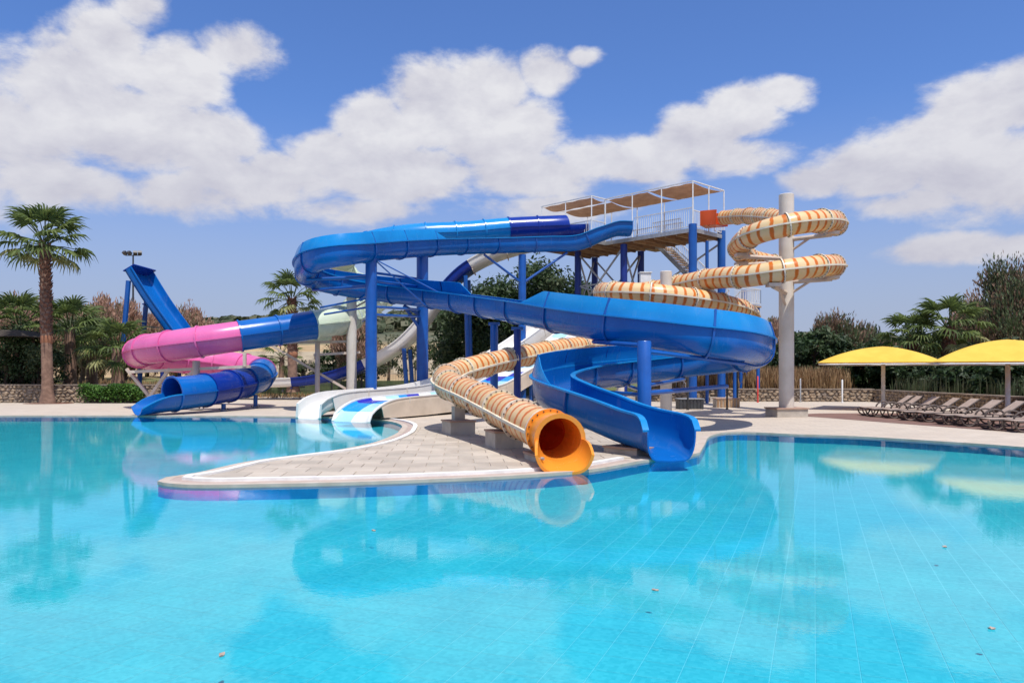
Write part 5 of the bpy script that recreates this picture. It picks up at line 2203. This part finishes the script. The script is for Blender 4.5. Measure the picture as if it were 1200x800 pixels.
# ================================================================== SHADES, LOUNGERS, SMALL THINGS
def umbrella(label, x, y, hd, rot, zedge, zapex):
    root = empty('yellow_shade', label, 'umbrella', (x, y, 0), 'yellow shade canopies over the loungers')
    mb = MB()
    mb.lathe([(.16, 0), (.16, .04), (.09, .05), (.085, zapex - .25), (.05, zapex - .2)], 16)
    mb.build('post', M['railwhite'], root)
    mb = MB()
    n = 22
    half = hd / math.sqrt(2)
    cs, sn = math.cos(rot), math.sin(rot)
    vs, fs = [], []
    for layer in (0, 1):
        for j in range(n + 1):
            for i in range(n + 1):
                u, v = 2 * i / n - 1, 2 * j / n - 1
                m_ = max(abs(u), abs(v))
                o_ = min(abs(u), abs(v))
                # four faces meeting on ridges that run to the corners, edges drawn in between the corners
                pull = 1 - .055 * (1 - (o_ / m_ if m_ > 0 else 0) ** 2) * m_
                prof = (1 - m_) ** 1.0 * .2 + (1 - m_ * m_) * .8
                dip = -.07 * math.sin(math.pi * m_) * (1 - (o_ / m_ if m_ > 1e-6 else 1))
                z = zedge + (zapex - zedge) * prof + dip - layer * .015
                X, Y = u * half * pull, v * half * pull
                vs.append((X * cs - Y * sn, X * sn + Y * cs, z))
    w = n + 1
    off = w * w
    for j in range(n):
        for i in range(n):
            q = (j * w + i, j * w + i + 1, (j + 1) * w + i + 1, (j + 1) * w + i)
            fs += [q, tuple(off + k for k in q[::-1])]
    mb.add(vs, fs)
    cn = mb.build('canopy', M['yellow'], root, fix=False, ang=60)
    for k in range(4):
        an = rot + R(45 + 90 * k)
        mb = MB()
        mb.tube([(0, 0, zapex - .34), (math.cos(an) * hd * .98, math.sin(an) * hd * .98, zedge - .05)], .03, 6)
        mb.build('rib', M['railwhite'], root)
    for k in range(4):
        a0, a1 = rot + R(45 + 90 * k), rot + R(135 + 90 * k)
        mb = MB()
        mb.tube([(math.cos(a0) * hd * .97, math.sin(a0) * hd * .97, zedge - .08), (math.cos(a1) * hd * .97, math.sin(a1) * hd * .97, zedge - .08)], .035, 6)
        mb.build('edge_bar', M['railwhite'], root)
    return root


umbrella('yellow square canopy shade, the farther one with its whole left tip in view', 17.4, 36.0, 3.45, R(-33), 2.18, 2.95)
umbrella('yellow square canopy shade cut by the right picture edge', 18.85, 29.2, 3.3, R(-33), 2.12, 2.98)


def make_lounger():
    root = empty('sun_lounger', '', 'lounger')
    W2, Ls = .33, 1.35
    for s in (-1, 1):
        mb = MB()
        mb.tube([(-.95, s * W2, .30), (-.6, s * W2, .31), (0, s * W2, .30), (.95, s * W2, .29)], .035, 8)
        mb.build('side_rail', M['wicker'], root)
        for x_, nm in ((-.78, 'front_hoop'), (.72, 'rear_hoop')):
            mb = MB()
            pts = [(x_ + .24 * math.cos(a * math.pi / 10 + math.pi), s * W2, .29 + .27 * math.sin(a * math.pi / 10 + math.pi)) for a in range(11)]
            mb.tube(pts, .028, 7)
            mb.build(nm, M['wicker'], root)
        mb = MB()
        pts = [(-.02 + .30 * math.cos(math.pi - a * math.pi / 10), s * (W2 + .02), .31 + .24 * math.sin(a * math.pi / 10)) for a in range(11)]
        mb.tube(pts, .03, 7)
        mb.build('armrest', M['wicker'], root)
    mb = MB()
    mb.beam((-.97, 0, .325), (.22, 0, .325), W2 * 2 - .04, .022)
    mb.build('seat_sling', M['sling'], root, smooth=False)
    bk = MB()
    bk.beam((.22, 0, .33), (.88, 0, .80), W2 * 2 - .06, .03)
    bo = bk.build('backrest', M['sling'], root, smooth=False)
    for s in (-1, 1):
        mb = MB()
        mb.tube([(.22, s * (W2 - .02), .33), (.9, s * (W2 - .02), .815)], .024, 6)
        mb.build('back_rail', M['wicker'], bo)
    mb = MB()
    mb.tube([(.70, -W2 * .8, .66), (.80, -W2 * .8, .29)], .02, 6)
    mb.tube([(.70, W2 * .8, .66), (.80, W2 * .8, .29)], .02, 6)
    mb.build('back_prop', M['wicker'], root)
    return root


lg = make_lounger()
LN = ['first lounger of the row, nearest the striped coil', 'second lounger of the row, beside the first one', 'third lounger, left of the low table gap', 'fourth lounger, just past the low table',
      'fifth lounger of the row, by the front shade post', 'sixth lounger of the row, past the second low table', 'seventh lounger of the row, near the second shade post', 'eighth lounger, close to the right picture edge', 'ninth lounger, cut by the right picture edge']
LD = [30.6, 29.75, 28.9, 27.5, 26.65, 25.3, 24.45, 23.0, 22.1]
tabs = []
for k, d_ in enumerate(LD):
    o = lg if k == 0 else copy_tree(lg)
    o['label'] = 'brown lounger with beige sling, ' + LN[k]
    o['group'] = 'sun loungers under the yellow shades'
    o.location = (14.95 + .05 * k - .12 * (k % 2), d_, .006)
    o.rotation_euler = (0, 0, R(-9 + 2.5 * ((k * 7) % 3)))
for k, (d_, lab) in enumerate(((28.2, 'small beige side table after the third lounger'), (26.0, 'small beige side table after the fifth lounger'), (23.75, 'small beige side table before the eighth lounger'))):
    root = empty('side_table', lab, 'table', (15.15, d_, .006), 'side tables between the loungers')
    mb = MB()
    mb.box((0, 0, .42), (.45, .45, .03))
    mb.build('table_top', M['sling'], root, smooth=False)
    for sx in (-1, 1):
        for sy in (-1, 1):
            mb = MB()
            mb.tube([(sx * .19, sy * .19, 0), (sx * .17, sy * .17, .405)], .02, 6)
            mb.build('leg', M['wicker'], root)

# floodlight mast behind the half pipe wall
mast = empty('floodlight_mast', 'thin floodlight mast with four lamps above the tall blue wall', 'floodlight', (px_x(156, 75), 75, .9))
mb = MB()
ht = zy(299, 75) - .9
mb.tube([(0, 0, 0), (0, 0, ht)], [.14, .07], 10)
mb.build('mast_pole', M['darksteel'], mast)
mb = MB()
mb.beam((-.75, 0, ht - .02), (.75, 0, ht - .02), .08, .08)
mb.build('cross_arm', M['darksteel'], mast, smooth=False)
for k in range(4):
    mb = MB()
    x = -.68 + k * .45
    mb.beam((x, -.02, ht + .08), (x + (.12 if k > 1 else -.12), -.28, ht + .30), .36, .26)
    mb.build('lamp', M['lamphead'], mast, smooth=False)

# thatched roof corner at the left edge
hut = empty('thatched_hut', 'corner of a dark thatched roof at the left picture edge', 'hut', (px_x(-25, 45.4), 45.4, 0.1))
mb = MB()
mb.add([(-2.4, -1.4, 3.72), (3.6, -1.4, 3.72), (3.6, 1.6, 3.72), (-2.4, 1.6, 3.72), (-2.4, -1.0, 4.1), (2.9, -1.0, 4.1), (2.9, 1.3, 4.1), (-2.4, 1.3, 4.1)],
       [(3, 2, 1, 0), (4, 5, 6, 7), (0, 1, 5, 4), (1, 2, 6, 5), (2, 3, 7, 6), (3, 0, 4, 7)])
mb.build('roof', M['thatch'], hut, smooth=False)
for x_ in (-1.6, 2.6):
    mb = MB()
    mb.tube([(x_, 1.0, 0), (x_, 1.0, 3.72)], .09, 8)
    mb.build('roof_post', M['bark'], hut)

for px, py, lab in ((260, 768, 'small pale leaf floating near the bottom edge, left of centre'), (768, 692, 'small pale leaf floating below the blue chute'), (1162, 737, 'small pale leaf floating at lower right'),
                    (1107, 641, 'small pale leaf floating between shades and lower right corner'), (438, 622, 'small pale leaf floating below the island')):
    d_ = (EYE - WZ) * FX / (py - HY)
    mb = MB()
    rg = random.Random(px)
    n = 9
    w_, l_ = .016 + rg.random() * .008, .026 + rg.random() * .014
    ring_ = [(math.cos(k * 2 * math.pi / n) * l_ * (1 - .3 * (k % 2)), math.sin(k * 2 * math.pi / n) * w_, .006 + .004 * (k % 3)) for k in range(n)]
    mb.add(ring_ + [(x * .9, y * .9, .001) for x, y, z in ring_], [tuple(range(n)), tuple(range(2 * n - 1, n - 1, -1))] + [(k, n + k, n + (k + 1) % n, (k + 1) % n) for k in range(n)])
    o = mb.build('floating_leaf', M['sling'], None, (px_x(px, d_), d_, WZ + .002), smooth=False)
    o.rotation_euler = (0, 0, rg.random() * 3)
    tag(o, lab, 'leaf', 'pale leaves floating on the pool')
